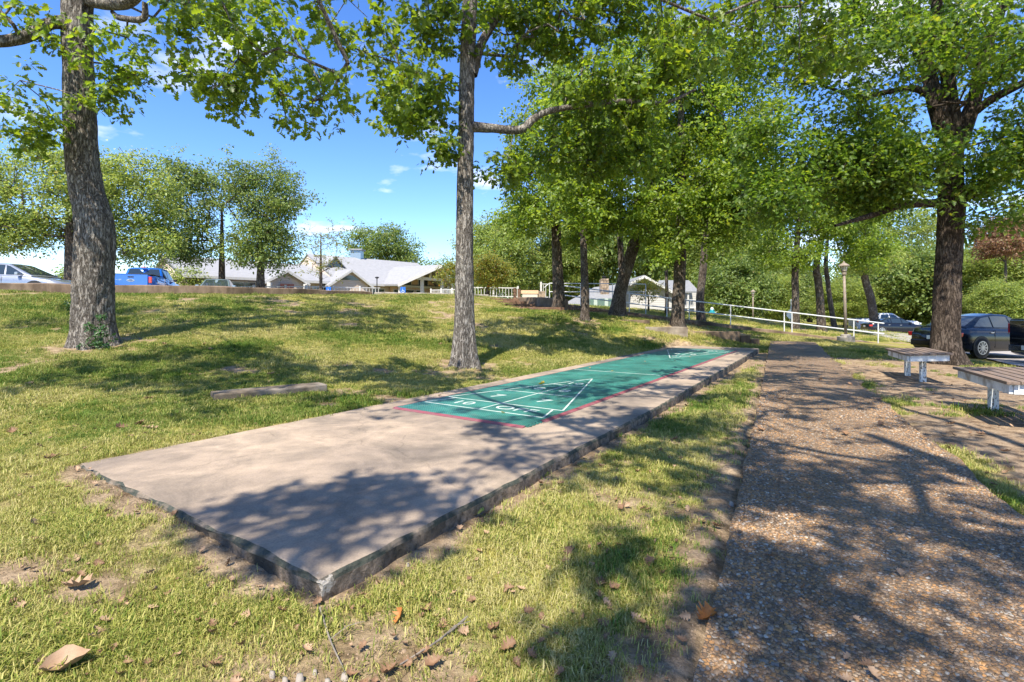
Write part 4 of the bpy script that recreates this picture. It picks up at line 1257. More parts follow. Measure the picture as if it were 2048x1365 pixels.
grove('leaning oak bending over the ramp wall towards the white house', 4.4, 21, [(1237, 600), (1250, 550), (1268, 490), (1288, 420), (1300, 360), (1308, 270), (1330, 130)], [.3, .26, .25, .24, .21, .17, .12, .05],
      [((6.2, 21.4, 10.0), (3.4, 3.0, 4.2), 185), ((7.4, 20.4, 6.2), (1.8, 1.7, 1.3), 40), CRW(1250, 430, 21, 1.6, 1.6, 1.0, 34), CRW(1330, 470, 21, 0.9, 1.2, .9, 18)], 33)
grove('dark oak standing behind the long pale edging block', 6.3, 19, [(1357, 600), (1360, 540), (1363, 460), (1364, 360), (1362, 240), (1368, 100)], [.25, .23, .215, .2, .165, .12, .05],
      [((7.0, 19.2, 8.9), (3.6, 2.8, 4.0), 185), ((7.4, 18.4, 5.6), (1.9, 1.7, 1.3), 46), ((5.2, 18.8, 4.9), (1.5, 1.5, 0.9), 26), CRW(1440, 450, 18.6, 1.5, 1.5, 1.1, 36), CRW(1330, 500, 18.8, .6, .9, .6, 10), CRW(1510, 400, 18.6, 1.6, 1.6, 1.2, 40)], 34)
def far_stem(label, x, y, path_px, radii, crowns, seed, key='mid', bark=BARK_MID, nm='oak_tree', group='trees on the lawn beyond the ramp', **kw):
    foot = G(x, y)
    st = [foot] + [W(a, b_, y) for a, b_ in path_px]
    a_ = dict(seed=seed, per=3, spread_r=0.4, nseg=30, nside=14, flare=0.4, rough=0.2, tip=0.011, seed_from=0.4, scl=(0.9, 1.4))
    a_.update(kw)
    return make_tree(nm, label, foot, [(st, radii)], crowns, key, bark, group, **a_)


far_stem('slanting oak just behind the ramp handrail beside the porch', 10.6, 28, [(1400, 600), (1405, 550), (1410, 490), (1415, 400), (1420, 280)], [.24, .22, .2, .19, .14, .06],
         [((11.0, 28.2, 9.0), (3.6, 3.0, 4.0), 130)], 35)
far_stem('straight oak on the lawn behind the middle of the handrail', 17.0, 30, [(1591, 600), (1590, 560), (1592, 520), (1598, 430), (1604, 300)], [.23, .2, .19, .18, .13, .05],
         [((17.6, 30.5, 7.6), (3.8, 3.2, 3.0), 140), ((16.2, 30, 4.6), (2.4, 2.2, 1.1), 40)], 36)
far_stem('crooked oak with limb forking left behind the lamp post', 19.2, 31, [(1640, 600), (1636, 560), (1633, 530), (1650, 440), (1660, 300)], [.25, .22, .21, .19, .13, .05],
         [((20.2, 31, 7.8), (3.4, 3.0, 3.2), 120), ((21.5, 30.4, 4.9), (2.4, 2.0, 1.0), 40)], 37)
far_stem('thin pale trunked oak behind the crooked oak', 22.6, 35, [(1660, 600), (1655, 560), (1652, 520), (1660, 430)], [.17, .16, .15, .13, .05], [((23.2, 35, 8.4), (3.0, 2.8, 2.8), 80)], 38)
far_stem('twin stemmed tree beside the parked white pickup', 33.5, 46, [(1742, 600), (1732, 565), (1728, 530), (1735, 420)], [.36, .34, .3, .28, .1], [((34.6, 46, 9.6), (5.4, 4.6, 4.6), 150), ((32, 45, 6.2), (3.2, 2.6, 1.6), 50)], 39, key='far')
far_stem('slim tree by the left corner of the white house wall', 9.6, 31, [(1334, 600), (1333, 560), (1332, 520), (1332, 430)], [.12, .11, .1, .09, .04], [((9.7, 31, 8.2), (2.8, 2.6, 2.8), 80)], 40)
far_stem('upright tree seen between slender oak and leaning oak', 5.3, 24.0, [(1245, 600), (1243, 540), (1240, 470), (1240, 380), (1240, 240)], [.17, .16, .15, .14, .11, .05], [((5.0, 24.4, 9.8), (2.8, 2.6, 3.6), 110)], 41)
# young tree before the white house
far_stem('small bushy young tree in front of the white siding wall', 8.6, 31.5, [(1297, 590)], [.07, .05, .03], [((8.5, 31.5, 2.55), (1.15, 1.0, 0.85), 60)], 42, key='yellow', tip=0.006, scl=(0.5, 0.8), spread_r=0.2, per=2, nm='young_tree', group=None)
# ornamental tree on the crest
far_stem('round multi stemmed ornamental tree on the crest by the white fence', -1.65, 33, [(975, 580), (978, 565)], [.14, .12, .07], [((-1.5, 33, 3.75), (2.05, 1.8, 1.3), 110)], 43, key='yellow', tip=0.008, scl=(0.7, 1.05), spread_r=0.28, nm='ornamental_tree', group=None, holes=0.0)

# trees along the upper parking lot
GL = 'trees along the upper parking lot'
def lot_tree(label, x, y, crowns, seed, key='far', th=4.0, r0=.3, lean=0.0, **kw):
    foot = G(x, y)
    st = [foot, foot + q_(lean * .3, 0, th * .5), foot + q_(lean, 0, th), foot + q_(lean * 1.4, 0, th * 1.6), foot + q_(lean * 1.6, 0, th * 2.3)]
    a_ = dict(seed=seed, per=2, spread_r=0.42, nseg=30, nside=14, flare=0.35, rough=0.2, tip=0.014, seed_from=0.35, scl=(0.65, 1.1), holes=0.27, shell=0.3)
    a_.update(kw)
    return make_tree('shade_tree', label, foot, [(st, [r0, r0 * .85, r0 * .75, r0 * .5, r0 * .2])], crowns, key, BARK_MID, GL, **a_)


def CR(px, py, Y, rx, ry, rz, n):
    return (W(px, py, Y), (rx, ry, rz), n)


lot_tree('wide pale green tree behind the thick kinked oak and silver car', -25.6, 29, [CR(90, 385, 29, 4.6, 3.4, 3.9, 270), CR(30, 470, 28.5, 3.2, 2.6, 1.6, 110), CR(240, 395, 30, 3.2, 2.6, 3.6, 180), CR(280, 480, 30, 2.4, 2.0, 1.7, 80)], 51, th=3.6, r0=.36)
lot_tree('mid height tree rising behind the light blue parked sedan', -20.6, 35.5, [CR(385, 395, 35, 3.0, 2.6, 3.4, 170), CR(380, 485, 35, 2.8, 2.2, 1.9, 100)], 52, key='deep', th=3.2, r0=.26)
lot_tree('full rounded deep green tree in front of the clubhouse entrance', -17.6, 35, [CR(518, 392, 35, 3.3, 3.0, 3.6, 250), CR(520, 490, 35, 3.1, 2.6, 2.0, 140)], 53, key='deep', th=2.4, r0=.34)
lot_tree('sparse airy young tree with thin yellowing leaves before the clubhouse roof', -13.0, 34, [CR(650, 490, 34, 2.0, 1.8, 2.3, 90), CR(640, 540, 34, 1.6, 1.5, 0.9, 30)], 54, key='yellow', th=2.2, r0=.13, per=1, scl=(0.5, 0.85), tip=0.009, leaf_nodes=0.8)
lot_tree('dark tall tree rising behind the clubhouse ridge', -20.0, 80, [CR(765, 500, 80, 5.6, 4.6, 5.4, 220), CR(810, 515, 80, 3.0, 3.0, 2.6, 40)], 55, key='deep', th=5, r0=.4, scl=(1.3, 2.0), spread_r=0.9)
lot_tree('small tree at the clubhouse end beyond the blue pickup', -27.0, 41.5, [CR(375, 560, 41, 1.4, 1.4, 1.0, 40)], 56, th=1.4, r0=.12)
lot_tree('bush like tree peeking between silver car and kinked oak', -35.5, 40, [CR(128, 556, 40, 1.2, 1.2, 0.7, 24)], 57, th=1.0, r0=.1)
lot_tree('small rust tinged tree beside the portico gable', -5.0, 45, [CR(905, 545, 45, 1.6, 1.6, 1.7, 50)], 58, key='yellow', th=2.0, r0=.14, scl=(0.9, 1.3))

# belt of trees behind the houses and the lower lot
GB = 'belt of trees behind the houses'
belt = [(985, 500, 60, 5.0, 4.2, 'far'), (1060, 470, 66, 5.5, 5.5, 'far'), (1130, 520, 70, 5.0, 5.0, 'far'), (1440, 520, 58, 5.0, 5.5, 'far'), (1500, 510, 66, 5.5, 6.5, 'far'), (1560, 560, 72, 5.0, 4.0, 'deep'),
        (1470, 570, 50, 3.0, 2.6, 'deep'), (1545, 580, 60, 3.6, 2.8, 'far'), (1395, 480, 64, 5.0, 6.0, 'deep'), (1690, 590, 62, 4.0, 2.4, 'far'), (1745, 575, 66, 4.6, 3.6, 'far'), (1800, 560, 64, 5.0, 4.6, 'deep'), (1850, 560, 68, 5.4, 5.2, 'far'),
        (1960, 560, 60, 5.4, 4.4, 'far'), (2040, 545, 58, 5.6, 5.6, 'far'), (2110, 520, 60, 6.0, 6.5, 'deep'), (1900, 570, 80, 6.0, 5.0, 'deep'), (1330, 500, 68, 5.0, 5.5, 'deep'), (1620, 590, 90, 5.5, 3.4, 'deep'), (1180, 470, 75, 5.5, 6.0, 'deep'), (2010, 600, 48, 3.4, 2.2, 'far')]
BELT_AT = ['behind the round ornamental tree on the crest', 'behind the timber entrance sign', 'behind the upright oak by the steps', 'standing beside the white house porch', 'behind the distant slim lamp post',
           'between teal hydrant and octagonal sign, far back', 'low and bushy just behind the teal hydrant', 'low and bushy behind the octagonal sign', 'rising tall behind the porch roof', 'low behind the bronze lamp post',
           'behind the twin stemmed tree', 'behind the dark navy sedan', 'behind the white pickup bonnet', 'beyond the black sedan roof', 'just in front of the rust brown tree', 'beyond the black pickup', 'behind the broad dark trunk',
           'behind the white house gable', 'far off between straight oak and crooked oak', 'behind the slender oak on the lawn edge', 'low and bush like below the rust brown tree']
kinds = {}
for i, (px_, py_, Y_, rx_, rz_, ky) in enumerate(belt):
    c_ = W(px_, py_, Y_); gz = h1(c_[0], Y_)
    top = c_[2] + rz_; hh = top - gz
    if ky not in kinds or len(kinds[ky]) < 2:
        r_, o_, *_x = make_tree('belt_tree', '', G(c_[0], Y_), [([G(c_[0], Y_), G(c_[0] + .2, Y_) + q_(0, 0, hh * .3), G(c_[0] + .3, Y_) + q_(0, 0, hh * .6), G(c_[0] + .3, Y_) + q_(0, 0, hh * .85)], [.34, .27, .18, .06])],
                                [((c_[0], Y_, gz + hh * .62), (rx_, rx_ * .9, hh * .40), 200), ((c_[0], Y_ - 1, gz + hh * .3), (rx_ * .9, rx_ * .8, hh * .25), 90)], ky, BARK_MID, seed=100 + i, per=3, spread_r=0.7, nseg=20, nside=10, tip=0.014, scl=(1.0, 1.7), seed_from=.25)
        kinds.setdefault(ky, []).append((r_, hh, rx_))
    else:
        src, h0, rx0 = kinds[ky][i % 2]
        r_ = src.copy(); col.objects.link(r_); r_.location = G(c_[0], Y_)
        r_.scale = (rx_ / rx0, rx_ / rx0, hh / h0); r_.rotation_euler = (0, 0, i * 1.9)
        for ch in list(src.children):
            k_ = ch.copy(); k_.parent = r_; col.objects.link(k_)
    tag(r_, ('pale' if ky == 'far' else 'deep') + ' green tree ' + BELT_AT[i], 'tree', GB)
c_ = W(2005, 480, 52)
make_tree('rust_tree', 'rust brown leaved tree beyond the black sedan', G(c_[0], 52), [([G(c_[0], 52), G(c_[0], 52) + q_(0, 0, 3), G(c_[0] + .3, 52) + q_(0, 0, 6), G(c_[0] + .3, 52) + q_(0, 0, 9)], [.24, .2, .14, .05])],
          [(c_, (3.4, 3.0, 2.5), 120)], 'rust', BARK_MID, seed=201, per=2, spread_r=0.5, nseg=20, nside=10, tip=0.012, scl=(0.8, 1.3))

# far wood closing the view
m_pts = []
for i in range(5200):
    a = rng.uniform(-0.55, 1.35); d_ = rng.uniform(105, 130)
    x_, y_ = a * d_, d_
    ht = 6.0 + 5.0 * vnoise(np.array([x_ * 0.12]), np.array([3.0]))[0] + (3.0 if a > 0.45 else 0)
    m_pts.append((x_, y_, h1(x_, y_) + rng.uniform(0, 1) ** 0.7 * ht))
m_pts = np.array(m_pts)
wood = spread('distant_wood', m_pts, np.c_[rng.normal(0, .4, (len(m_pts), 2)), rng.uniform(0, 6.28, len(m_pts))], rng.uniform(1.6, 3.0, len(m_pts)), 'deep', SPRAYS['deep'])
tag(wood, 'far green wood closing the view beyond the parking lots', 'wood')

# ------------------------------------------------------------------ grass
GRASS = {}


def grass_mat(name, cols):
    m, n, l, b = newmat(name)
    g = n.new('ShaderNodeNewGeometry')
    r = n.new('ShaderNodeValToRGB'); e = r.color_ramp.elements
    e[0].position = 0; e[0].color = (*cols[0], 1); e[1].position = 1; e[1].color = (*cols[-1], 1)
    for i, c in enumerate(cols[1:-1]):
        k = e.new((i + 1) / (len(cols) - 1)); k.color = (*c, 1)
    t = n.new('ShaderNodeTexNoise'); t.inputs['Scale'].default_value = 0.75; t.inputs['Detail'].default_value = 5
    l.new(g.outputs['Position'], t.inputs['Vector'])
    mr = n.new('ShaderNodeMapRange'); mr.inputs[1].default_value = 0.34; mr.inputs[2].default_value = 0.66; mr.inputs[3].default_value = -0.3; mr.inputs[4].default_value = 0.3
    l.new(t.outputs['Fac'], mr.inputs[0])
    ad = n.new('ShaderNodeMath'); ad.operation = 'ADD'; ad.use_clamp = True
    l.new(g.outputs['Random Per Island'], ad.inputs[0]); l.new(mr.outputs[0], ad.inputs[1]); l.new(ad.outputs[0], r.inputs['Fac'])
    l.new(r.outputs['Color'], b.inputs['Base Color']); b.inputs['Roughness'].default_value = 0.6; b.inputs['Specular IOR Level'].default_value = 0.25
    tr = n.new('ShaderNodeBsdfTranslucent'); l.new(r.outputs['Color'], tr.inputs['Color'])
    ms = n.new('ShaderNodeMixShader'); ms.inputs[0].default_value = 0.3
    l.new(b.outputs[0], ms.inputs[1]); l.new(tr.outputs[0], ms.inputs[2]); l.new(ms.outputs[0], n['Material Output'].inputs['Surface'])
    return m


G_GREEN = grass_mat('grass_green', [(0.05, 0.125, 0.012), (0.105, 0.19, 0.02), (0.19, 0.235, 0.04), (0.36, 0.33, 0.11)])
G_DRY = grass_mat('grass_dry', [(0.15, 0.21, 0.028), (0.30, 0.315, 0.06), (0.44, 0.40, 0.125), (0.50, 0.445, 0.20)])


def tuft(name, nb, hgt, rad, mat, seed, wid=0.0032):
    rs_ = np.random.default_rng(seed)
    Vs = []; Fs = []; nv = 0
    for i in range(nb):
        p0 = np.r_[rs_.normal(0, rad * 0.55, 2), -0.012]
        a = rs_.uniform(0, 6.28); h_ = hgt * rs_.uniform(0.45, 1.2); lean = h_ * rs_.uniform(0.25, 1.5)
        d = np.array([math.cos(a), math.sin(a), 0]); s = np.array([-d[1], d[0], 0]) * wid * rs_.uniform(.7, 1.4)
        p1 = p0 + d * lean * 0.35 + np.array([0, 0, h_ * 0.65 + .012]); p2 = p0 + d * lean + np.array([0, 0, h_ * rs_.uniform(0.6, 1.0) + .012])
        Vs.append(np.array([p0 - s, p0 + s, p1 - s * .8, p1 + s * .8, p2])); Fs.append(np.array([(0, 1, 3), (0, 3, 2), (2, 3, 4)]) + nv); nv += 5
    me = fast_mesh(name, np.concatenate(Vs), np.concatenate(Fs)); me.materials.append(mat)
    return bpy.data.objects.new(name, me)


T_GREEN = [tuft('green_tuft', 50, 0.042, 0.065, G_GREEN, 301 + i, .0018) for i in range(4)]
T_DRY = [tuft('dry_tuft', 56, 0.032, 0.07, G_DRY, 311 + i, .0017) for i in range(4)]


def grass_points(n, y0, y1, xl, xr, power=1.0):
    Y = y0 + (y1 - y0) * rng.uniform(0, 1, n) ** power
    X = rng.uniform(0, 1, n)
    X = np.maximum(xl, -1.15 * Y - 1.2) * (1 - X) + np.minimum(xr, 1.15 * Y + 1.2) * X
    return X, Y


def grass_ok(X, Y):
    s, t = st_of(X, Y); p_, q = pq_of(X, Y)
    ok = ~((s > -0.02) & (s < SLAB_L + .02) & (t > 0.0) & (t < SLAB_W + 0.02))
    ok &= ~((q > -0.03) & (q < PATH_W + 0.03) & (p_ > -3) & (p_ < 21.7))
    ry = ramp_y(X)
    ok &= ~((np.abs(Y - ry) < 0.2) & (X > .4) & (X < 18.2))
    ok &= ~((X > 13 + 0.0 * Y) & (Y > 12) & (Y < 21) & (X - 13 > (Y - 13) * 0.55))
    ok &= ~((Y > 17.3) & (X < -6.2) & (Y > 16.6 + (X + 17) * 0.62))
    ok &= rng.uniform(0, 1, len(X)) > dirt_at(X, Y) * 1.02
    return ok


def sow(n, y0, y1, xl, xr, sc_lo, sc_hi, power=1.0):
    X, Y = grass_points(n, y0, y1, xl, xr, power)
    k = grass_ok(X, Y); X, Y = X[k], Y[k]
    Z = H(X, Y)
    nr_ = smooth(30, 12, np.hypot(X, Y))
    Z = Z + nr_ * (fbm(X * 3.1, Y * 3.1, 1.7, 3) - 0.45) * 0.035 + nr_ * (fbm(X * 11, Y * 11, 4.7, 2) - 0.38) * 0.016
    S = rng.uniform(sc_lo, sc_hi, len(X)) * (0.45 + 1.15 * fbm(X * 1.7 + 5, Y * 1.7, 8.0, 3)) * np.where(rng.uniform(0, 1, len(X)) < 0.04, 1.5, 1.0)
    dry = fbm(X * 0.5 + 11, Y * 0.5, 2.0, 4) + 0.2 * smooth(-0.2, -2.4, X) * smooth(5.5, 3.5, Y) + 0.06 * smooth(8, 14, Y) * smooth(-7, 0, X) - 0.10 * smooth(-5, -9, X) * smooth(6, 9, Y) - 0.06 * smooth(-0.5, 0.6, X) * smooth(6, 4, Y)
    isdry = dry + rng.normal(0, 0.07, len(X)) > 0.435
    rot = np.c_[rng.normal(0, .12, (len(X), 2)), rng.uniform(0, 6.28, len(X))]
    return np.c_[X, Y, Z], rot, S, isdry


lots = [sow(32000, 1.2, 5.2, -7, 5.5, 0.65, 1.1, 1.25), sow(52000, 5.2, 12, -14, 12, 0.9, 1.5, 1.0), sow(46000, 12, 27, -26, 14, 1.2, 2.2, 1.0), sow(9000, 26, 48, 2, 44, 2.0, 3.2, 1.0), sow(2500, 3, 15, 4, 14, 0.8, 1.4, 1.0)]
Pg = np.concatenate([a[0] for a in lots]); Rg = np.concatenate([a[1] for a in lots]); Sg = np.concatenate([a[2] for a in lots]); Dg = np.concatenate([a[3] for a in lots])
go_ = spread('green_grass', Pg[~Dg], Rg[~Dg], Sg[~Dg], 'ggreen', T_GREEN); tag(go_, 'short green grass covering the lawn and the bank', 'grass')
gd_ = spread('dry_grass', Pg[Dg], Rg[Dg], Sg[Dg], 'gdry', T_DRY); tag(gd_, 'sun dried yellow grass scattered through the lawn', 'grass')

# ------------------------------------------------------------------ walls, steps, ramp and rail
def wall_strip(name, pts, thick, mat, parent=None, kind=None, sub=6, jit=0.012):
    """a wall along (x, y, z_bottom, z_top) stations"""
    Q = []
    for a, b_ in zip(pts[:-1], pts[1:]):
        for k in range(sub):
            f = k / sub
            Q.append([a[i] * (1 - f) + b_[i] * f for i in range(4)])
    Q.append(list(pts[-1]))
    V = []; Fq = []
    for i, (x, y, zb, zt) in enumerate(Q):
        x2, y2 = (Q[i + 1][0], Q[i + 1][1]) if i + 1 < len(Q) else (2 * x - Q[i - 1][0], 2 * y - Q[i - 1][1])
        d = np.array([x2 - x, y2 - y]); d /= np.linalg.norm(d); nn = np.array([-d[1], d[0]]) * thick / 2
        j = rng.normal(0, jit, 6)
        b2 = 0.02
        V += [(x - nn[0], y - nn[1], zb), (x - nn[0] + j[0], y - nn[1] + j[1], zt - b2 + j[4]), (x - nn[0] * .8, y - nn[1] * .8, zt + j[4]), (x + nn[0] * .8, y + nn[1] * .8, zt + j[5]), (x + nn[0] + j[2], y + nn[1] + j[3], zt - b2 + j[5]), (x + nn[0], y + nn[1], zb)]
    for i in range(len(Q) - 1):
        for k in range(5):
            Fq.append((i * 6 + k, i * 6 + k + 1, i * 6 + 6 + k + 1, i * 6 + 6 + k))
    Fq.append((0, 1, 2, 3, 4, 5)); e_ = (len(Q) - 1) * 6; Fq.append(tuple(e_ + k for k in (5, 4, 3, 2, 1, 0)))
    return MB().add(V, Fq).build(name, mat, parent, kind=kind)


KT = 2.12
kerb = [(-24, 14.0), (-16.9, 16.4), (-13.8, 17.6), (-10.9, 19.0), (-8.4, 21.4), (-6.7, 23.7)]
o = wall_strip('kerb_wall', [(x, y, h1(x, y) - 0.35, KT) for x, y in kerb], 0.26, CONC_WALL, sub=5)
tag(o, 'low brown concrete wall edging the upper parking lot above the bank', 'wall')
o = wall_strip('crest_kerb', [(x, y, h1(x, y) - 0.2, z) for x, y, z in ((-6.55, 23.85, 2.1), (-5.0, 24.8, 2.12), (-3.3, 25.7, 2.12), (-1.3, 26.8, 2.1))], 0.24, CONC_GREY, sub=4)
tag(o, 'thin grey concrete kerb along the sunny crest of the bank', 'kerb')

rs_pts = []
for x in np.linspace(0.6, 18.0, 13):
    y = float(ramp_y(x)); zt = float(ramp_top(x))
    rs_pts.append((x, y, min(h1(x, y - 0.3), zt) - 0.3, zt))
o = wall_strip('ramp_wall', rs_pts, 0.26, CONC_WALL, sub=3)
tag(o, 'long brown concrete retaining wall sloping down along the ramp', 'wall')
sheet('ramp', [(0.9, 28.15), (17.9, 24.72), (18.3, 26.2), (0.9, 29.8)], CONC_PALE, 0.065, 0.6)
o = wall_strip('corner_wall', [(0.35, 27.3, 1.1, 1.95), (0.75, 26.2, 1.0, 1.95), (1.5, 24.8, .9, 1.88), (2.6, 23.8, 0.8, 1.76)], 0.26, CONC_WALL)
tag(o, 'short brown wall with pale streaks running down beside the steps', 'wall')

rail = thing('handrail', 'long white tubular metal handrail with two rails sloping along the ramp wall', 'railing', (0.6, 28.0, 0))
ro = np.array([0.6, 28.0, 0])
def rp(x, dz):
    return np.array([x, float(ramp_y(x)) + 0.0, float(ramp_top(x)) + dz]) - ro
for k, dz in enumerate((1.0, 0.48)):
    MB().tube([rp(x, dz) for x in np.linspace(2.4, 18.2, 30)], 0.032, 8).build('top_rail' if k == 0 else 'lower_rail', WHITE_METAL, rail)
for x in (2.4, 4.2, 6.3, 8.2, 9.3, 11.3, 13.8, 14.15, 16.9, 17.95):
    MB().tube([rp(x, -0.15), rp(x, 1.0)], 0.027, 8).build('post', WHITE_METAL, rail)
# upper landing rail behind
rail2 = thing('handrail', 'white metal landing rail standing on the top of the corner wall', 'railing', (1.0, 28.6, 1.8))
for a, b_ in (((1.2, .7, 1.05), (6.6, -.2, 0.95)), ((1.2, .7, .55), (6.6, -.2, .5)), ((1.2, .7, 1.05), (0.9, 0.7, 0.8))):
    MB().tube([np.array(a) * (1, 1, 1), np.array(b_)], 0.026, 6).build('rail_bar', WHITE_METAL, rail2)
for f in (0, .33, .66, 1):
    x_, y_ = 1.2 + 5.4 * f, .7 - .9 * f
    MB().tube([(x_, y_, -1.2 * f - .2), (x_, y_, 1.05 - .1 * f)], 0.024, 6).build('post', WHITE_METAL, rail2)

steps = thing('garden_steps', 'flight of worn reddish brown concrete steps climbing the bank to the crest', 'steps', (1.5, 21.2, 1.0))
sd = np.array([-0.40, 0.917]); sp_ = np.array([0.917, 0.40])
BRICK = noise_mat('brick_concrete', (0.11, 0.06, 0.04), (0.27, 0.16, 0.11), 6, 0.92, 0.6, c3=(0.08, 0.055, 0.04), scale2=2)
for k in range(6):
    c = sd * (k * 0.95)
    a = c - sp_ * 0.8; b_ = c + sp_ * 0.75
    m_ = MB(); z1 = h1(1.5 + c[0], 21.2 + c[1]) - 1.0 + 0.13
    m_.bar((*a, z1 - .16), (*b_, z1 - .16), 0.34, 0.34)
    m_.build('step', BRICK, steps, bevel=0.012)

# pale edging block, little retaining wall and its step blocks
def block(name, label, a, b_, w, zt, zb, mat, cat='kerb', bev=0.012):
    a = np.array(a); b_ = np.array(b_); c = (a + b_) / 2; L = np.linalg.norm(b_ - a); rz = math.atan2(b_[1] - a[1], b_[0] - a[0])
    m_ = MB(); nseg = max(2, int(L / 0.35))
    xs = np.linspace(-L / 2, L / 2, nseg + 1)
    V = []; Fq = []
    for i, x in enumerate(xs):
        j = rng.normal(0, 0.006, 4)
        V += [(x, -w / 2, zb - zt), (x, -w / 2 + j[0], -0.0 + j[1]), (x, w / 2 + j[2], 0 + j[3]), (x, w / 2, zb - zt)]
    for i in range(nseg):
        for k in range(4):
            Fq.append((i * 4 + k, i * 4 + (k + 1) % 4, i * 4 + 4 + (k + 1) % 4, i * 4 + 4 + k))
    Fq += [(0, 1, 2, 3), tuple(nseg * 4 + k for k in (3, 2, 1, 0))]
    o = m_.add(V, Fq).build(name, mat, None, (c[0], c[1], zt), bevel=bev)
    o.rotation_euler = (0, 0, rz)
    return tag(o, label, cat)


a = W(1180, 642, 19.4); b_ = W(1300, 650, 18.8)
block('edging', 'low crumbling brown edging at the lawn below the leaning oak', a[:2], b_[:2], .22, .86, .5, CONC_WALL)
a = W(1290, 650, 18.2); b_ = W(1374, 658, 17.9)
block('edging_block', 'long pale flat concrete edging block in front of the dark oak', a[:2], b_[:2], .42, .62, .1, CONC_PALE)
a = W(1374, 664, 18.9); b_ = W(1477, 664, 18.9)
block('retaining_wall', 'short level brown retaining wall at the end of the mat', a[:2], b_[:2], .3, .42, -.3, CONC_WALL, 'wall')
a = W(1478, 670, 18.85); b_ = W(1497, 671, 18.85)
block('step_block', 'brown step block against the end of the short retaining wall', a[:2], b_[:2], .34, .28, -.3, CONC_WALL, 'step')
a = W(1498, 676, 18.8); b_ = W(1515, 677, 18.8)
block('step_block', 'lowest brown step block at the head of the pebble path', a[:2], b_[:2], .34, .155, -.3, CONC_WALL, 'step')
# concrete block lying in the grass
BLK = noise_mat('weathered_block', (0.075, 0.058, 0.04), (0.17, 0.135, 0.1), 8, 0.92, 0.6, c3=(0.21, 0.18, 0.15), scale2=2.2)
a = W(418, 800, 6.05); b_ = W(640, 777, 6.85)
zt_ = h1((a[0] + b_[0]) / 2, 6.4) + 0.075
block('concrete_block', 'weathered concrete slab block half sunk in the grass beside the court', a[:2] + q_(-.02, .1), b_[:2] + q_(0, .12), .34, zt_ + 0.02, -.3, BLK, 'concrete block', 0.016)

# ------------------------------------------------------------------ benches
WOOD = noise_mat('brown_plank', (0.13, 0.092, 0.068), (0.24, 0.175, 0.135), 7, 0.7, 0.25, stretch=(6, 0.6, 6), c3=(0.14, 0.11, 0.095), scale2=1.5)
PEEL = noise_mat('peeling_white', (0.52, 0.53, 0.53), (0.72, 0.72, 0.71), 9, 0.6, 0.3, c3=(0.30, 0.26, 0.22), scale2=5.0)
pl, n, l, b = newmat('flaking_post')
co = n.new('ShaderNodeTexCoord'); mp = n.new('ShaderNodeMapping'); mp.inputs['Scale'].default_value = (1, 1, .55); l.new(co.outputs['Object'], mp.inputs[0])
t = n.new('ShaderNodeTexNoise'); t.inputs['Scale'].default_value = 42; t.inputs['Detail'].default_value = 4; l.new(mp.outputs[0], t.inputs['Vector'])
r = n.new('ShaderNodeValToRGB'); r.color_ramp.elements[0].position = .57; r.color_ramp.elements[0].color = (.62, .63, .62, 1); r.color_ramp.elements[1].position = .62; r.color_ramp.elements[1].color = (.10, .085, .07, 1)
l.new(t.outputs['Fac'], r.inputs['Fac']); l.new(r.outputs[0], b.inputs['Base Color']); b.inputs['Roughness'].default_value = .75


def bench(label, cx, cy, rz, tilt, L=1.73, Wd=1.02, zt=0.42):
    g = h1(cx, cy)
    root = thing('bench', label, 'bench', (cx, cy, g), rz, None)
    hz_ = zt - g
    npl = 6; pw = Wd / npl
    for k in range(npl):
        m_ = MB(); x0 = -Wd / 2 + k * pw
        dz0 = math.sin(tilt) * (x0 + pw / 2)
        m_.box(x0 + .004, x0 + pw - .004, -L / 2 + rng.normal(0, .004), L / 2 + rng.normal(0, .004), hz_ - 0.033 + dz0, hz_ + dz0)
        m_.build('plank', WOOD, root, bevel=0.004)
    ins = 0.06
    for sx in (-1, 1):
        x0 = sx * (Wd / 2 - ins); dz0 = math.sin(tilt) * x0
        MB().box(x0 - .018, x0 + .018, -L / 2 + ins, L / 2 - ins, hz_ - .14 + dz0, hz_ - .034 + dz0).build('apron', PEEL, root, bevel=0.003)
    for sy in (-1, 1):
        y0 = sy * (L / 2 - ins)
        xa, xb = -Wd / 2 + ins + .02, Wd / 2 - ins - .02
        za, zb_ = math.sin(tilt) * xa, math.sin(tilt) * xb
        m_ = MB()
        m_.add([(xa, y0 - .018, hz_ - .14 + za), (xb, y0 - .018, hz_ - .14 + zb_), (xb, y0 - .018, hz_ - .034 + zb_), (xa, y0 - .018, hz_ - .034 + za),
                (xa, y0 + .018, hz_ - .14 + za), (xb, y0 + .018, hz_ - .14 + zb_), (xb, y0 + .018, hz_ - .034 + zb_), (xa, y0 + .018, hz_ - .034 + za)],
               [(0, 1, 2, 3), (7, 6, 5, 4), (0, 4, 5, 1), (3, 2, 6, 7), (0, 3, 7, 4), (1, 5, 6, 2)])
        m_.build('apron', PEEL, root)
    for sy in (-.42, .62):
        MB().box(-.045, .045, sy - .045, sy + .045, -.2, hz_ - .045 - abs(math.sin(tilt)) * .05).build('leg', pl, root, bevel=0.006)
    return root


br_ = math.atan2(.9, .44) - math.pi / 2
bench('brown plank bench with white apron near the broad trunk', 7.72, 9.55, br_, R(3.4), 1.6, .68)
bench('brown plank bench with white apron cut by the picture edge beside the path', 5.99, 5.95, br_, R(2.5), 1.65, .72)

# ------------------------------------------------------------------ lamp posts
LAMP_M = noise_mat('lamp_bronze', (0.17, 0.135, 0.105), (0.3, 0.25, 0.2), 6, 0.6, 0.1)
GLASS_W = plain('frosted_glass', (0.72, 0.68, 0.55), 0.3)


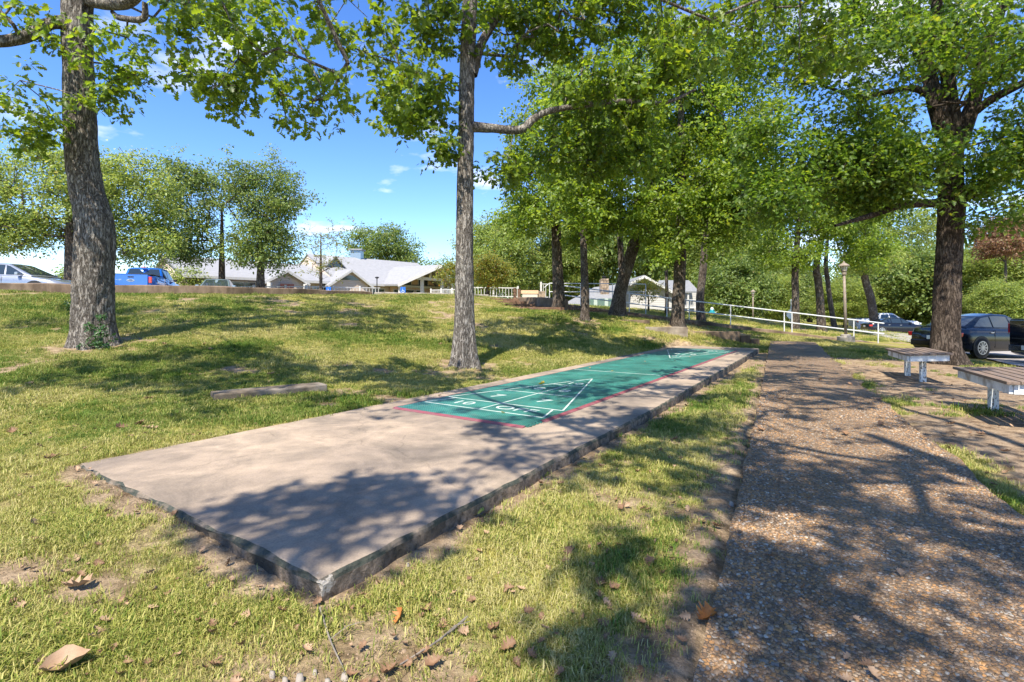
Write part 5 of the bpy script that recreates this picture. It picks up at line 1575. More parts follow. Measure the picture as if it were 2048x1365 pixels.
def lamp(label, x, y, s=1.0, base=True, lean=0.0):
    g = h1(x, y)
    root = thing('lamp_post', label, 'lamp post', (x, y, g), 0, 'lamp posts')
    if base:
        MB().lathe([(.34, -.3), (.34, .2), (.32, .22)], 20).build('concrete_base', CONC_GREY, root)
        MB().lathe([(.2, .215), (.2, .29), (.17, .31)], 20).build('base_collar', CONC_GREY, root)
    o = MB().lathe([(.062, .3 if base else -.2), (.058, 1.6 * s), (.052, 3.0 * s)], 14).build('pole', LAMP_M, root, sm=True)
    z = 3.0 * s
    MB().lathe([(.055, z - .05), (.09, z - .02), (.09, z + .06), (.075, z + .08), (.11, z + .12), (.12, z + .16)], 14).build('neck', LAMP_M, root)
    gl = MB().lathe([(.105, z + .16), (.15, z + .36)], 8).build('lantern_glass', GLASS_W, root)
    for k in range(8):
        a = 2 * math.pi * k / 8
        MB().tube([(.108 * math.cos(a), .108 * math.sin(a), z + .16), (.154 * math.cos(a), .154 * math.sin(a), z + .36)], .008, 5).build('glazing_bar', LAMP_M, gl)
    MB().lathe([(.22, z + .35), (.225, z + .375), (.13, z + .45), (.05, z + .5), (.03, z + .56), (.01, z + .58)], 14).build('cap', LAMP_M, root)
    return root


c_ = W(1692, 683, 22.3)
lm = lamp('bronze lamp post with lantern head on round concrete base by the handrail', c_[0], 22.3, 1.0)
lm.rotation_euler = (0, R(-1.6), 0)
c_ = W(1506, 632, 44)
lamp('distant slim lamp post on the lawn beyond the handrail', c_[0], 44, 0.72, False)
root = thing('road_sign', 'back of a pale octagonal road sign standing beyond the handrail', 'sign', G(*(W(1582, 650, 38)[:2])), 0)
MB().tube([(0, 0, -.2), (0, 0, 1.9)], .03, 6).build('post', WHITE_METAL, root)
hzz = W(1582, 629, 38)[2] - root.location.z
MB().add([(0.38 * math.cos(R(22.5 + 45 * k)), -.03 - .01 * s, hzz + 0.38 * math.sin(R(22.5 + 45 * k))) for s in (0, 1) for k in range(8)],
         [tuple(range(8)), tuple(range(15, 7, -1))] + [(k, k + 8, (k + 1) % 8 + 8, (k + 1) % 8) for k in range(8)]).build('octagon_plate', plain('sign_back', (.6, .62, .62), .4, .3), root)
TEAL = plain('teal_paint', (.02, .33, .42), .4)
root = thing('hydrant', 'small teal hydrant with white cap on the lawn behind the handrail', 'hydrant', G(*(W(1424, 640, 44)[:2])), 0)
MB().lathe([(.2, -.1), (.2, .06), (.15, .1), (.15, .55), (.18, .6), (.14, .68)], 12).build('barrel', TEAL, root)
MB().lathe([(.15, .685), (.12, .82), (.04, .88)], 12).build('bonnet', WHITE_METAL, root)
MB().tube([(-.26, 0, .42), (.26, 0, .42)], .07, 8).build('side_outlets', TEAL, root)

# ------------------------------------------------------------------ vehicles
GLASS = plain('car_glass', (0.02, 0.03, 0.035), 0.04, 0, 0.9)
TYRE = plain('tyre_rubber', (0.018, 0.018, 0.018), 0.8)
ALLOY = plain('alloy_rim', (0.62, 0.63, 0.64), 0.3, 0.8)
TAIL = plain('tail_light', (0.5, 0.012, 0.012), 0.15, 0, .7, .6)
HEADL = plain('head_lamp', (0.7, 0.72, 0.72), 0.1, 0, .8, .5)
BLACKP = plain('black_plastic', (0.02, 0.02, 0.021), 0.5)
CHROME = plain('chrome_trim', (0.65, 0.65, 0.66), 0.2, 0.95)
P_BLACK = plain('paint_black', (0.006, 0.008, 0.011), 0.16, 0.0, .35, .25)
P_NAVY = plain('paint_navy', (0.007, 0.01, 0.017), 0.16, 0.0, .4, .35)
P_BLUE = plain('paint_blue', (0.008, 0.13, 0.52), 0.22, 0.2, .6, 1.0)
P_SILVER = plain('paint_silver', (0.3, 0.325, 0.36), 0.28, 0.5, .6, 1.0)
P_ICE = plain('paint_pale_blue', (0.24, 0.32, 0.38), 0.28, 0.4, .6, 1.0)
P_WHITE = plain('paint_white', (0.6, 0.61, 0.62), 0.25, 0, .6, 1.0)
PLATE = plain('number_plate', (.7, .7, .68), .5)


def interp_prof(prof, x):
    return float(np.interp(x, [a for a, _ in prof], [b_ for _, b_ in prof]))


def vehicle(name, label, loc, heading, paint, L=4.7, Wd=1.82, belt=None, roof=None, gw=(.80, .58), wheel_r=.33, axles=(-1.38, 1.42), sides=(), pickup=False, cat='car', group=None, rim_spokes=7):
    """x forward, origin on the ground at mid length"""
    root = thing(name, label, cat, loc, math.atan2(heading[1], heading[0]), group)
    hw = Wd / 2
    # lower body lofted along its length
    xs = np.unique(np.r_[np.linspace(-L / 2, L / 2, 40), [a for a, _ in belt]])
    sec = []
    for x in xs:
        e_ = min(1.0, (L / 2 - abs(x)) / 0.55)
        w = hw * (0.80 + 0.20 * math.sin(e_ * math.pi / 2))
        zt = interp_prof(belt, x); zb = 0.2 + 0.14 * (1 - e_) ** 2
        sh = min(.06, (zt - zb) * .2)
        sec.append([(0, zb), (w * .9, zb), (w * .985, zb + .09), (w, zb + (zt - zb) * .42), (w * .995, zb + (zt - zb) * .62), (w * .965, zt - sh), (w * .9, zt - sh * .25), (w * .6, zt + .012), (0, zt + .02)])
    V = []; Fq = []; k = len(sec[0])
    for x, s in zip(xs, sec):
        V += [(x, y, z) for y, z in s] + [(x, -y, z) for y, z in reversed(s[1:-1])]
    r_ = 2 * k - 2
    for i in range(len(xs) - 1):
        for j in range(r_):
            Fq.append((i * r_ + j, i * r_ + (j + 1) % r_, (i + 1) * r_ + (j + 1) % r_, (i + 1) * r_ + j))
    Fq += [tuple(range(r_)), tuple((len(xs) - 1) * r_ + j for j in range(r_ - 1, -1, -1))]
    body = MB().add(V, Fq).build('body', paint, root, sm=True)
    # cabin
    zmax = max(z for _, z in roof); zb0 = min(interp_prof(belt, roof[0][0]), interp_prof(belt, roof[-1][0])) - .02
    yof = lambda z: gw[0] - (gw[0] - gw[1]) * max(0, (z - zb0)) / (zmax - zb0)
    gx_ = np.unique(np.r_[np.linspace(roof[0][0], roof[-1][0], 26), [a for a, _ in roof]])
    V = []; Fq = []
    for x in gx_:
        zt = interp_prof(roof, x); zb = min(zb0, zt - .004)
        yb, yt = yof(zb), yof(zt)
        V += [(x, -yb, zb), (x, -yt - .012, zt - .03 * (zt - zb)), (x, -yt * .86, zt + .012), (x, 0, zt + .028), (x, yt * .86, zt + .012), (x, yt + .012, zt - .03 * (zt - zb)), (x, yb, zb)]
    for i in range(len(gx_) - 1):
        for j in range(6):
            Fq.append((i * 7 + j, i * 7 + j + 1, i * 7 + 7 + j + 1, i * 7 + 7 + j))
    cab = MB().add(V, Fq).build('cabin', paint, root, sm=True)
    for sgn in (-1, 1):
        for poly in sides:
            P = [(x, sgn * (yof(z) + .017), z) for x, z in poly]
            MB().slab(P, .006, (0, sgn, 0)).build('side_window', GLASS, cab)
    # windscreen and rear glass
    for nm, (xa, xb) in (('rear_window', (roof[0][0], roof[1][0])), ('windscreen', (roof[-1][0], roof[-2][0]))):
        ff = []
        for f in (.1, .92):
            x = xa * (1 - f) + xb * f; z = interp_prof(roof, x) + .034; ff.append((x, yof(z) * .90, z))
        (x0, y0, z0), (x1, y1, z1) = ff
        MB().slab([(x0, -y0, z0 - .012), (x0, 0, z0), (x0, y0, z0 - .012), (x1, y1, z1 - .012), (x1, 0, z1), (x1, -y1, z1 - .012)], .006, (x0 - x1, 0, 1.5)).build(nm, GLASS, cab)
    for ax in axles:
        for sgn in (-1, 1):
            w = root
            y = sgn * (hw - .10)
            MB().lathe([(wheel_r * 1.15, -.02), (wheel_r * 1.15, .012)], 28).build('wheel_well_shade', BLACKP, root)  # black disc stands in for the shade of an uncut wheel well
            ar = root.children[-1]; ar.location = (ax, sgn * (hw - .001), wheel_r + .02); ar.rotation_euler = (R(90), 0, 0)
            wh = MB().lathe([(wheel_r * .68, -.11), (wheel_r * .95, -.11), (wheel_r, -.08), (wheel_r, .08), (wheel_r * .95, .11), (wheel_r * .68, .115)], 30).build('tyre', TYRE, root, sm=False)
            wh.location = (ax, sgn * (hw - .085), wheel_r); wh.rotation_euler = (R(-90 * sgn), 0, 0)
            m_ = MB()
            m_.lathe([(wheel_r * .70, .100), (wheel_r * .70, .121), (wheel_r * .61, .121), (wheel_r * .60, .100)], 30)
            rm = m_.build('rim', ALLOY, wh)
            m_ = MB()
            for k_ in range(rim_spokes):
                a = 2 * math.pi * k_ / rim_spokes
                m_.bar((.03 * math.cos(a), .03 * math.sin(a), .121), (wheel_r * .62 * math.cos(a), wheel_r * .62 * math.sin(a), .119), .035, .02)
            m_.lathe([(.045, .1), (.045, .13)], 12)
            m_.build('spokes', ALLOY, wh)
            MB().lathe([(wheel_r * .6, .085), (wheel_r * .6, .09)], 24).build('hub_shadow_disc', BLACKP, wh)
    zf = interp_prof(belt, L / 2 - .2); zr = interp_prof(belt, -L / 2 + .1)
    for sgn in (-1, 1):
        y = sgn * hw * .72
        MB().box(L / 2 - .16, L / 2 - .01, y - .2, y + .2, zf - .24, zf - .10).build('headlight', HEADL, root, bevel=.02)
        if pickup:
            o = MB().box(-L / 2 - .012, -L / 2 + .10, sgn * (hw - .19) - .07, sgn * (hw - .19) + .07, zr - .40, zr - .08).build('tail_light', TAIL, root, bevel=.015)
        else:
            o = MB().box(-L / 2 + .02, -L / 2 + .34, sgn * (hw * .80) - .11, sgn * (hw * .80) + .145, zr - .24, zr - .09).build('tail_light', TAIL, root, bevel=.02)
        mx_ = interp_prof([(0, 0)], 0) + roof[-1][0] - .38
        MB().box(mx_ - .06, mx_ + .06, sgn * (hw + .02) - .09, sgn * (hw + .02) + .09, interp_prof(belt, mx_) + .0, interp_prof(belt, mx_) + .13).build('wing_mirror', paint if not pickup else BLACKP, root, bevel=.03)
        xs_ = sorted(set(round(q[0], 2) for poly in sides for q in (poly[0], poly[1])))
        for hx in ((roof[1][0] + .15, roof[1][0] + 1.05) if len(sides) > 1 else (roof[1][0] + .6,)):
            MB().box(hx - .08, hx + .08, sgn * (hw - .004) - .014, sgn * (hw - .004) + .014, interp_prof(belt, hx) - .17, interp_prof(belt, hx) - .135).build('door_handle', CHROME if paint in (P_BLACK, P_NAVY) else paint, root, bevel=.008)
            MB().box(hx + .13, hx + .137, sgn * (hw - .004) - .005, sgn * (hw - .004) + .005, .34, interp_prof(belt, hx) - .05).build('door_seam', BLACKP, root)
    MB().box(L / 2 - .06, L / 2 + .012, -hw * .45, hw * .45, zf - .36, zf - .2).build('grille', BLACKP, root, bevel=.01)
    MB().box(-L / 2 - .035, -L / 2 + .06, -hw * .82, hw * .82, .38, .6).build('rear_bumper', CHROME if pickup else paint, root, bevel=.03)
    MB().box(-L / 2 - .042, -L / 2 - .036, -.16, .16, .46 if pickup else .62, .6 if pickup else .76).build('plate', PLATE, root)
    return root


SED_BELT = [(-2.35, .86), (-2.2, .96), (-1.6, 1.0), (0, .95), (.9, .93), (1.2, .9), (1.9, .78), (2.2, .68), (2.35, .56)]
SED_ROOF = [(-1.75, .99), (-.95, 1.36), (-.3, 1.44), (.25, 1.41), (1.22, .91)]
SED_SIDE = [[(-1.42, 1.03), (-.62, 1.01), (-.62, 1.36), (-.98, 1.31)], [(-.55, 1.0), (.22, .98), (.16, 1.36), (-.3, 1.385), (-.55, 1.375)], [(.3, .975), (.98, .96), (.36, 1.31), (.23, 1.345)]]
CAR_H = 1.44


def car_at(px, Y, *a, **k):
    c = W(px, 600, Y)
    return c[0], Y


zlot = lambda x, y: h1(x, y) + 0.055
x_, y_ = -20.4, 20.5
vehicle('parked_car', 'silver sedan parked behind the brown kerb wall left of the kinked oak', (x_, y_, 1.68), (1, .12), P_SILVER, belt=SED_BELT, roof=SED_ROOF, sides=SED_SIDE)
x_, y_ = -17.6, 29.9
vehicle('parked_car', 'pale blue sedan facing the bank behind the brown kerb wall', (x_, y_, 1.68), (.40, -.92), P_ICE, belt=SED_BELT, roof=SED_ROOF, sides=SED_SIDE)
# the black sedan beside the broad trunk
bx, by = 17.9, 18.9
vehicle('parked_car', 'glossy black sedan with silver rims parked behind the broad trunk', (17.65, 18.8, zlot(16.6, 18.4)), (.97, .25), P_BLACK, L=4.9, belt=[(a * 1.04, z * 1.05) for a, z in SED_BELT], roof=[(a * 1.1, z * 1.06) for a, z in SED_ROOF], sides=[[(a * 1.1, z * 1.055) for a, z in s] for s in SED_SIDE], wheel_r=.345, axles=(-1.42, 1.5), rim_spokes=10)
x_, y_ = W(1788, 650, 45)[:2]
vehicle('parked_car', 'dark navy sedan parked in front of the white pickup', (x_, y_, zlot(x_, y_)), (1, -.2), P_NAVY, belt=SED_BELT, roof=SED_ROOF, sides=SED_SIDE, rim_spokes=8)
PK_BELT = [(-2.95, 1.38), (-1.0, 1.38), (-.98, 1.3), (1.15, 1.27), (1.3, 1.24), (2.6, 1.14), (2.85, 1.02), (2.95, .8)]
PK_ROOF = [(-.98, 1.32), (-.82, 1.86), (-.4, 1.93), (.45, 1.9), (1.3, 1.26)]
PK_SIDE = [[(-.78, 1.36), (.0, 1.34), (-.02, 1.8), (-.7, 1.8)], [(.08, 1.34), (1.05, 1.32), (.48, 1.76), (.06, 1.8)]]


def pickup(label, loc, heading, paint, letters=False, **k):
    r_ = vehicle('pickup_truck', label, loc, heading, paint, L=5.9, Wd=2.0, belt=PK_BELT, roof=PK_ROOF, sides=PK_SIDE, gw=(.90, .72), wheel_r=.40, axles=(-1.75, 1.85), pickup=True, cat='pickup truck', **k)
    MB().box(-2.9, -1.02, -.86, .86, 1.402, 1.44).build('bed_cover', BLACKP, r_, bevel=.01)
    tg = MB().box(-3.0, -2.9, -.72, .72, .66, 1.40).build('tailgate', paint, r_, bevel=.018)
    MB().box(-3.012, -2.999, -.6, .6, .80, .83).build('tailgate_crease', BLACKP, tg)
    MB().box(-3.02, -2.998, -.12, .12, 1.25, 1.30).build('tailgate_handle', BLACKP, tg)
    MB().box(-1.0, -.86, -.12, .12, 1.895, 1.925).build('brake_light', TAIL, r_)
    if letters:
        # oval badge with its name, and the small model lettering
        m_ = MB()
        V = [(-3.006 - .008 * s, .16 * math.cos(a), 1.10 + .065 * math.sin(a)) for s in (0, 1) for a in np.linspace(0, 2 * math.pi, 24, endpoint=False)]
        bd = m_.add(V, [tuple(range(24)), tuple(range(47, 23, -1))] + [(i, (i + 1) % 24, (i + 1) % 24 + 24, i + 24) for i in range(24)]).build('oval_badge', CHROME, tg)
        m_ = MB()
        V = [(-3.013 - .004 * s, .135 * math.cos(a), 1.10 + .05 * math.sin(a)) for s in (0, 1) for a in np.linspace(0, 2 * math.pi, 24, endpoint=False)]
        m_.add(V, [tuple(range(24)), tuple(range(47, 23, -1))] + [(i, (i + 1) % 24, (i + 1) % 24 + 24, i + 24) for i in range(24)]).build('badge_field', plain('badge_blue', (.01, .03, .16), .3), bd)
        for body, y, z, sz in (('Ford', 0, 1.10, .085), ('F-150', .5, 1.12, .085)):
            o = text(body, 0, 0, sz, name='lettering'); o.data.materials.append(CHROME); o.parent = tg
            o.rotation_euler = (R(90), 0, R(-90)); o.location = (-3.0185 if body == 'Ford' else -3.004, y, z); o.scale = (1.2, 1, 1)
    return r_


hx, hy = -.36, .93
tcx, tcy = W(262, 560, 25.2)[:2]
pickup('bright blue pickup with its tailgate towards the brown kerb wall', (tcx + hx * 2.95, tcy + hy * 2.95, 1.66), (hx, hy), P_BLUE, True)
x_, y_ = W(1795, 650, 51)[:2]
pickup('white pickup parked beyond the dark navy sedan', (x_ - 1.4, y_, zlot(x_, y_) + .05), (1, -.12), P_WHITE)
x_, y_ = 18.95, 14.9
pickup('black pickup whose tail is cut off beside the black sedan', (x_ + .1, y_, zlot(x_, y_)), (.95, -.3), P_BLACK)

# ------------------------------------------------------------------ the clubhouse
def siding(name, c, pitch=0.16):
    m, n, l, b = newmat(name)
    g = n.new('ShaderNodeNewGeometry'); sp = n.new('ShaderNodeSeparateXYZ'); l.new(g.outputs['Position'], sp.inputs[0])
    d = n.new('ShaderNodeMath'); d.operation = 'DIVIDE'; d.inputs[1].default_value = pitch; l.new(sp.outputs['Z'], d.inputs[0])
    f = n.new('ShaderNodeMath'); f.operation = 'FRACT'; l.new(d.outputs[0], f.inputs[0])
    t = n.new('ShaderNodeTexNoise'); t.inputs['Scale'].default_value = 1.5; l.new(g.outputs['Position'], t.inputs['Vector'])
    mx = n.new('ShaderNodeMix'); mx.data_type = 'RGBA'; mx.inputs[6].default_value = (*[v * .85 for v in c], 1); mx.inputs[7].default_value = (*c, 1)
    l.new(t.outputs['Fac'], mx.inputs[0]); l.new(mx.outputs[2], b.inputs['Base Color']); b.inputs['Roughness'].default_value = .7
    bp = n.new('ShaderNodeBump'); bp.inputs['Strength'].default_value = 1.0; bp.inputs['Distance'].default_value = .03; bp.invert = True
    l.new(f.outputs[0], bp.inputs['Height']); l.new(bp.outputs[0], b.inputs['Normal'])
    return m


SIDE_TAN = siding('tan_siding', (0.56, 0.46, 0.37), .2)
SIDE_WHITE = siding('white_siding', (0.42, 0.41, 0.395), .18)
ROOF_G = noise_mat('roof_grey', (0.235, 0.238, 0.245), (0.3, 0.303, 0.31), 3, .75, .1, stretch=(1, 1, 1))
ROOF_D = noise_mat('roof_shingle', (0.16, 0.165, 0.175), (0.24, 0.245, 0.25), 5, .85, .2)
TRIM = plain('white_trim', (.55, .54, .52), .5)
TANWOOD = noise_mat('tan_timber', (.5, .34, .21), (.64, .46, .31), 4, .7, .1)
WIN = plain('window_glass', (0.025, 0.035, 0.04), .05, 0, .9)
STONE = noise_mat('chimney_stone', (.2, .15, .105), (.46, .36, .27), 3.5, .9, .6, c3=(.14, .11, .085), scale2=5)
S_ = np.array([-23.0, 44.0]); A_ = np.array([.693, .721]); B_ = np.array([-.721, .693]); LZ = 1.62


def cp(k, out, z):
    """along the eave, metres in front of it, height"""
    q = S_ + A_ * k - B_ * out
    return (q[0] - S_[0], q[1] - S_[1], z - LZ)


club = thing('clubhouse', 'long tan clubhouse with grey roof and timber portico gable behind the bank', 'building', (S_[0], S_[1], LZ))
EZ = 4.3


def roofplane(pts, thick=.16, name='roof', mat=None, par=None):
    return MB().slab(pts, thick, (0, 0, 1)).build(name, mat or ROOF_G, par or club)


def cwall(k0, k1, out, z0, z1, depth=.25, mat=None, name='wall'):
    m_ = MB()
    P = [cp(k0, out, z0), cp(k1, out, z0), cp(k1, out, z1), cp(k0, out, z1)]
    m_.slab(P, depth, (-B_[0], -B_[1], 0))
    return m_.build(name, mat or SIDE_TAN, club)


def cwin(k0, k1, out, z0, z1, panes=2, fr=.09):
    m_ = MB(); d = .05
    for a, b_, c, e_ in ((k0 - fr, k1 + fr, z1, z1 + fr), (k0 - fr, k1 + fr, z0 - fr, z0), (k0 - fr, k0, z0, z1), (k1, k1 + fr, z0, z1)):
        m_.slab([cp(a, out + d, c), cp(b_, out + d, c), cp(b_, out + d, e_), cp(a, out + d, e_)], d + .03, (-B_[0], -B_[1], 0))
    w_ = m_.build('window', TRIM, club)
    for i in range(panes):
        a = k0 + (k1 - k0) * i / panes + .03; b_ = k0 + (k1 - k0) * (i + 1) / panes - .03
        MB().slab([cp(a, out + .02, z0), cp(b_, out + .02, z0), cp(b_, out + .02, z1), cp(a, out + .02, z1)], .015, (-B_[0], -B_[1], 0)).build('pane', WIN, w_)


# low left wing and tall right block
RZ1, RZ2 = 6.3, 7.55
roofplane([cp(-5.2, .6, EZ - .15), cp(8.2, .6, EZ - .15), cp(8.2, -6.5, RZ1), cp(-5.2, -6.5, RZ1)])
roofplane([cp(-5.2, -6.5, RZ1), cp(8.2, -6.5, RZ1), cp(8.2, -13.5, EZ - .15), cp(-5.2, -13.5, EZ - .15)])
roofplane([cp(8.0, .62, EZ - .2), cp(22.5, .62, EZ - .2), cp(22.5, -6.8, RZ2), cp(8.0, -6.8, RZ2)])
roofplane([cp(8.0, -6.8, RZ2), cp(22.5, -6.8, RZ2), cp(22.5, -14, EZ - .2), cp(8.0, -14, EZ - .2)])
cwall(-4.6, 22, 0, LZ - .6, EZ)
for k_, rz_, nm in ((-4.6, RZ1, 'end_wall'), (8.3, RZ2, 'gable_wall'), (22, RZ2, 'end_wall')):
    MB().slab([cp(k_, 0, LZ - .6), cp(k_, 0, EZ - .1), cp(k_, -6.6, rz_ - .25), cp(k_, -13, EZ - .1), cp(k_, -13, LZ - .6)], .25, (A_[0], A_[1], 0)).build(nm, SIDE_TAN, club)
MB().slab([cp(-5.2, .66, EZ - .36), cp(22.5, .68, EZ - .42), cp(22.5, .68, EZ - .2), cp(-5.2, .66, EZ - .15)], .05, (-B_[0], -B_[1], 0)).build('fascia', TRIM, club)
# small triangular dormer at the left end of the tall ridge
MB().slab([cp(8.6, -3.4, 6.0), cp(10.4, -3.4, 6.0), cp(9.5, -3.4, 7.0)], .2, (-B_[0], -B_[1], 0)).build('dormer_face', WIN, club)
for s in (-1, 1):
    roofplane([cp(9.5, -3.1, 7.12), cp(9.5, -6.6, 7.45), cp(9.5 + s * 1.2, -6, 5.95), cp(9.5 + s * 1.2, -3.1, 5.9)], .1, 'dormer_roof')
# projecting gables along the front
def front_gable(kc, hw_, out, za, zf, window=True, mat=None):
    MB().slab([cp(kc - hw_, out, LZ - .6), cp(kc + hw_, out, LZ - .6), cp(kc + hw_, out, zf), cp(kc, out, za), cp(kc - hw_, out, zf)], .25, (-B_[0], -B_[1], 0)).build('gable_wall', mat or SIDE_TAN, club)
    sl_ = (za - zf) / hw_
    for s in (-1, 1):
        e_ = hw_ + .55
        zf2 = za - sl_ * e_
        roofplane([cp(kc, out + .3, za + .12), cp(kc, -4.5, za + .12), cp(kc + s * e_, -4.5, zf2 + .12), cp(kc + s * e_, out + .3, zf2 + .12)], .12, 'gable_roof')
        a_ = cp(kc, out + .31, za - .02); b__ = cp(kc + s * e_, out + .31, zf2 - .02)
        MB().bar(a_, b__, .06, .2).build('barge_board', TRIM, club)
    if window:
        MB().slab([cp(kc - 1.1, out + .03, zf + .35), cp(kc + 1.1, out + .03, zf + .35), cp(kc + .25, out + .03, za - .5), cp(kc - .25, out + .03, za - .5)], .05, (-B_[0], -B_[1], 0)).build('gable_window', WIN, club)


front_gable(9.0, 1.95, 0.9, 5.3, 4.0)
front_gable(2.6, 1.5, 1.2, 4.85, 4.0, False)
MB().slab([cp(2.0, 1.44, LZ - .2), cp(3.2, 1.44, LZ - .2), cp(3.2, 1.44, 3.7), cp(2.0, 1.44, 3.7)], .05, (-B_[0], -B_[1], 0)).build('entrance_door', plain('door_red', (.09, .03, .025), .4), club)
for k_ in (1.0, 4.2):
    MB().bar(cp(k_, 1.6, LZ - .4), cp(k_, 1.6, 3.75), .32, .32).build('column', TRIM, club)
cwin(-3.4, .4, 0, 2.55, 3.75, 4)
cwin(5.6, 6.9, 0, 2.5, 3.6, 3); cwin(-1.0 + 1.6, 1.0, 0, 2.55, 3.7, 1)
# portico
PA = cp(17.2, 5.0, 6.2); PL = cp(13.0, 3.2, 4.05); PR = cp(20.4, 3.2, 4.0); PBk = cp(17.2, -4.0, 6.5)
roofplane([PA, PBk, cp(13.0, -1.0, 4.2), PL], .18, 'portico_roof')
roofplane([PA, PBk, cp(20.4, -1.0, 4.2), PR], .18, 'portico_roof')
for a_, b__ in ((PA, PL), (PA, PR)):
    m_ = MB(); m_.bar(np.array(a_) - (0, 0, .16), np.array(b__) - (0, 0, .16), .1, .3); m_.build('barge_board', TRIM, club)
MB().slab([cp(14.0, .3, LZ - .5), cp(20.6, .3, LZ - .5), cp(20.6, .3, 4.0), cp(17.2, .3, 6.0), cp(14.0, .3, 4.1)], .2, (-B_[0], -B_[1], 0)).build('portico_wall', TANWOOD, club)
for k_, o_ in ((13.5, 2.9), (16.1, 3.1), (18.9, 3.0), (20.1, 2.6)):
    MB().bar(cp(k_, o_, LZ - .4), cp(k_, o_, 4.1 + max(0, 1.5 - abs(k_ - 17.2) * .5)), .34, .34).build('column', TRIM, club)
    MB().bar(cp(k_, o_, LZ - .4), cp(k_, o_, 2.75), .6, .6).build('column_base', CONC_GREY, club)
MB().bar(cp(15.4, 3.1, 4.75), cp(19.3, 3.1, 4.75), .2, .3).build('tie_beam', TRIM, club)
MB().bar(cp(17.2, 3.1, 4.8), cp(17.2, 3.1, 6.0), .2, .2).build('king_post', TRIM, club)
for a, b_, z0, z1 in ((14.4, 15.6, 2.0, 3.6), (15.8, 17.0, 2.0, 3.6), (17.3, 18.4, 2.0, 3.6), (15.6, 16.6, 3.9, 4.7), (17.6, 18.9, 3.9, 4.9)):
    cwin(a, b_, .32, z0, z1, 1, .07)
cwin(11.9, 13.4, 0, 2.0, 3.6, 2)
# roof vent house
MB().bar(cp(14.2, -7.2, 7.2), cp(14.2, -7.2, 8.45), 1.2, 1.2).build('roof_vent', plain('vent_metal', (.28, .36, .42), .4, .5), club)
MB().bar(cp(14.2, -7.2, 8.45), cp(14.2, -7.2, 8.58), 1.6, 1.6).build('vent_cap', ROOF_G, club)
for k_ in (10.3,):
    MB().bar(cp(11.0, .55, LZ - .5), cp(11.0, .55, 4.0), .1, .1).build('downpipe', TRIM, club)

# ------------------------------------------------------------------ white fences by the clubhouse
def picket(label, a, b_, hgt=.95, gap=.28, group='white picket fences'):
    a = np.array(a, float); b_ = np.array(b_, float); L = np.linalg.norm(b_[:2] - a[:2])
    r_ = thing('picket_fence', label, 'fence', tuple(a), 0, group)
    d = (b_ - a)
    for z in (.12, hgt - .06):
        MB().bar((0, 0, z), d + (0, 0, z), .05, .07).build('fence_rail', TRIM, r_)
    me_ = None
    for i in range(int(L / gap) + 1):
        p_ = d * (i * gap / L)
        if i % 8 == 0:
            MB().box(-.06, .06, -.06, .06, -.1, hgt + .08).build('fence_post', TRIM, r_, tuple(p_)); continue
        if me_ is None:
            o = MB().box(-.018, .018, -.012, .012, .05, hgt - .02).build('picket', TRIM, r_, tuple(p_)); me_ = o.data
        else:
            link('picket', me_, None, r_, tuple(p_))
    return r_


def crest(px, py, Y):
    return W(px, py, Y)


f_ = lambda px, Y, z: np.array([(px - 1024) / FPX * Y, Y, z])
picket('white picket fence along the left wing of the clubhouse', f_(440, 37.5, 2.2), f_(610, 40, 2.3))
picket('white picket fence in front of the clubhouse middle gable', f_(612, 40, 2.3), f_(760, 44, 2.4))
picket('white picket fence beside the clubhouse portico', f_(862, 44, 2.4), f_(925, 40, 2.3), .75, .22)
picket('white picket fence on the crest behind the ornamental tree', f_(938, 36, 2.2), f_(1036, 36, 2.15), .8, .22)
picket('white picket fence on the crest right of the timber sign', f_(1082, 35, 2.1), f_(1096, 35.4, 2.1), 1.1, .22)

# blue parking signs
BLUE = plain('sign_blue', (.01, .12, .5), .4)
SW = plain('sign_white', (.75, .76, .76), .5)
for px_, lb in ((657, 'small blue wheelchair parking sign below the airy young tree'), (806, 'small blue wheelchair parking sign before the clubhouse portico')):
    c_ = W(px_, 590, 33)
    r_ = thing('parking_sign', lb, 'sign', (c_[0], 33, h1(c_[0], 33)), 0, None)
    zs = W(px_, 581, 33)[2] - r_.location.z
    MB().tube([(0, .03, -.1), (0, .03, zs + .2)], .025, 6).build('post', WHITE_METAL, r_)
    pn = MB().box(-.17, .17, -.005, .005, zs - .22, zs + .22).build('panel', BLUE, r_)
    m_ = MB()
    m_.tube([(.075 * math.cos(a) + .0, -.012, zs - .08 + .075 * math.sin(a)) for a in np.linspace(R(100), R(400), 14)], .013, 5)
    m_.tube([(-.02, -.012, zs + .09), (-.015, -.012, zs - .02), (.06, -.012, zs - .02), (.09, -.012, zs - .12)], .014, 5)
    m_.lathe([(.028, -.006), (.028, .006)], 10, (-.02, -.012, zs + .14))
    m_.build('wheelchair_symbol', SW, pn)
r_ = thing('lamp_post', 'thin black post light standing before the clubhouse wall', 'lamp post', f_(754, 40, 1.7), 0)
MB().tube([(0, 0, -.1), (0, 0, 2.15)], .04, 8).build('pole', BLACKP, r_); MB().lathe([(.05, 2.14), (.16, 2.2), (.16, 2.26), (.03, 2.3)], 10).build('lamp_head', BLACKP, r_)

# timber sign with stone pier on the crest
r_ = thing('entrance_sign', 'brown timber entrance sign with stone pier on the crest', 'sign', f_(1060, 33, 1.75), 0)
for x in (-1.0, -.72):
    MB().box(x - .1, x + .1, -.1, .1, -.2, 1.0 if x < -.9 else .95).build('post', BRICK, r_)
MB().box(-.6, .55, -.06, .06, .62, .85).build('header_beam', TANWOOD, r_)
MB().box(-.5, .5, -.03, .03, .1, .6).build('sign_panel', plain('panel_pale', (.55, .48, .42), .7), r_)
MB().box(.56, 1.0, -.22, .22, -.2, .78).build('stone_pier', STONE, r_, bevel=.03)

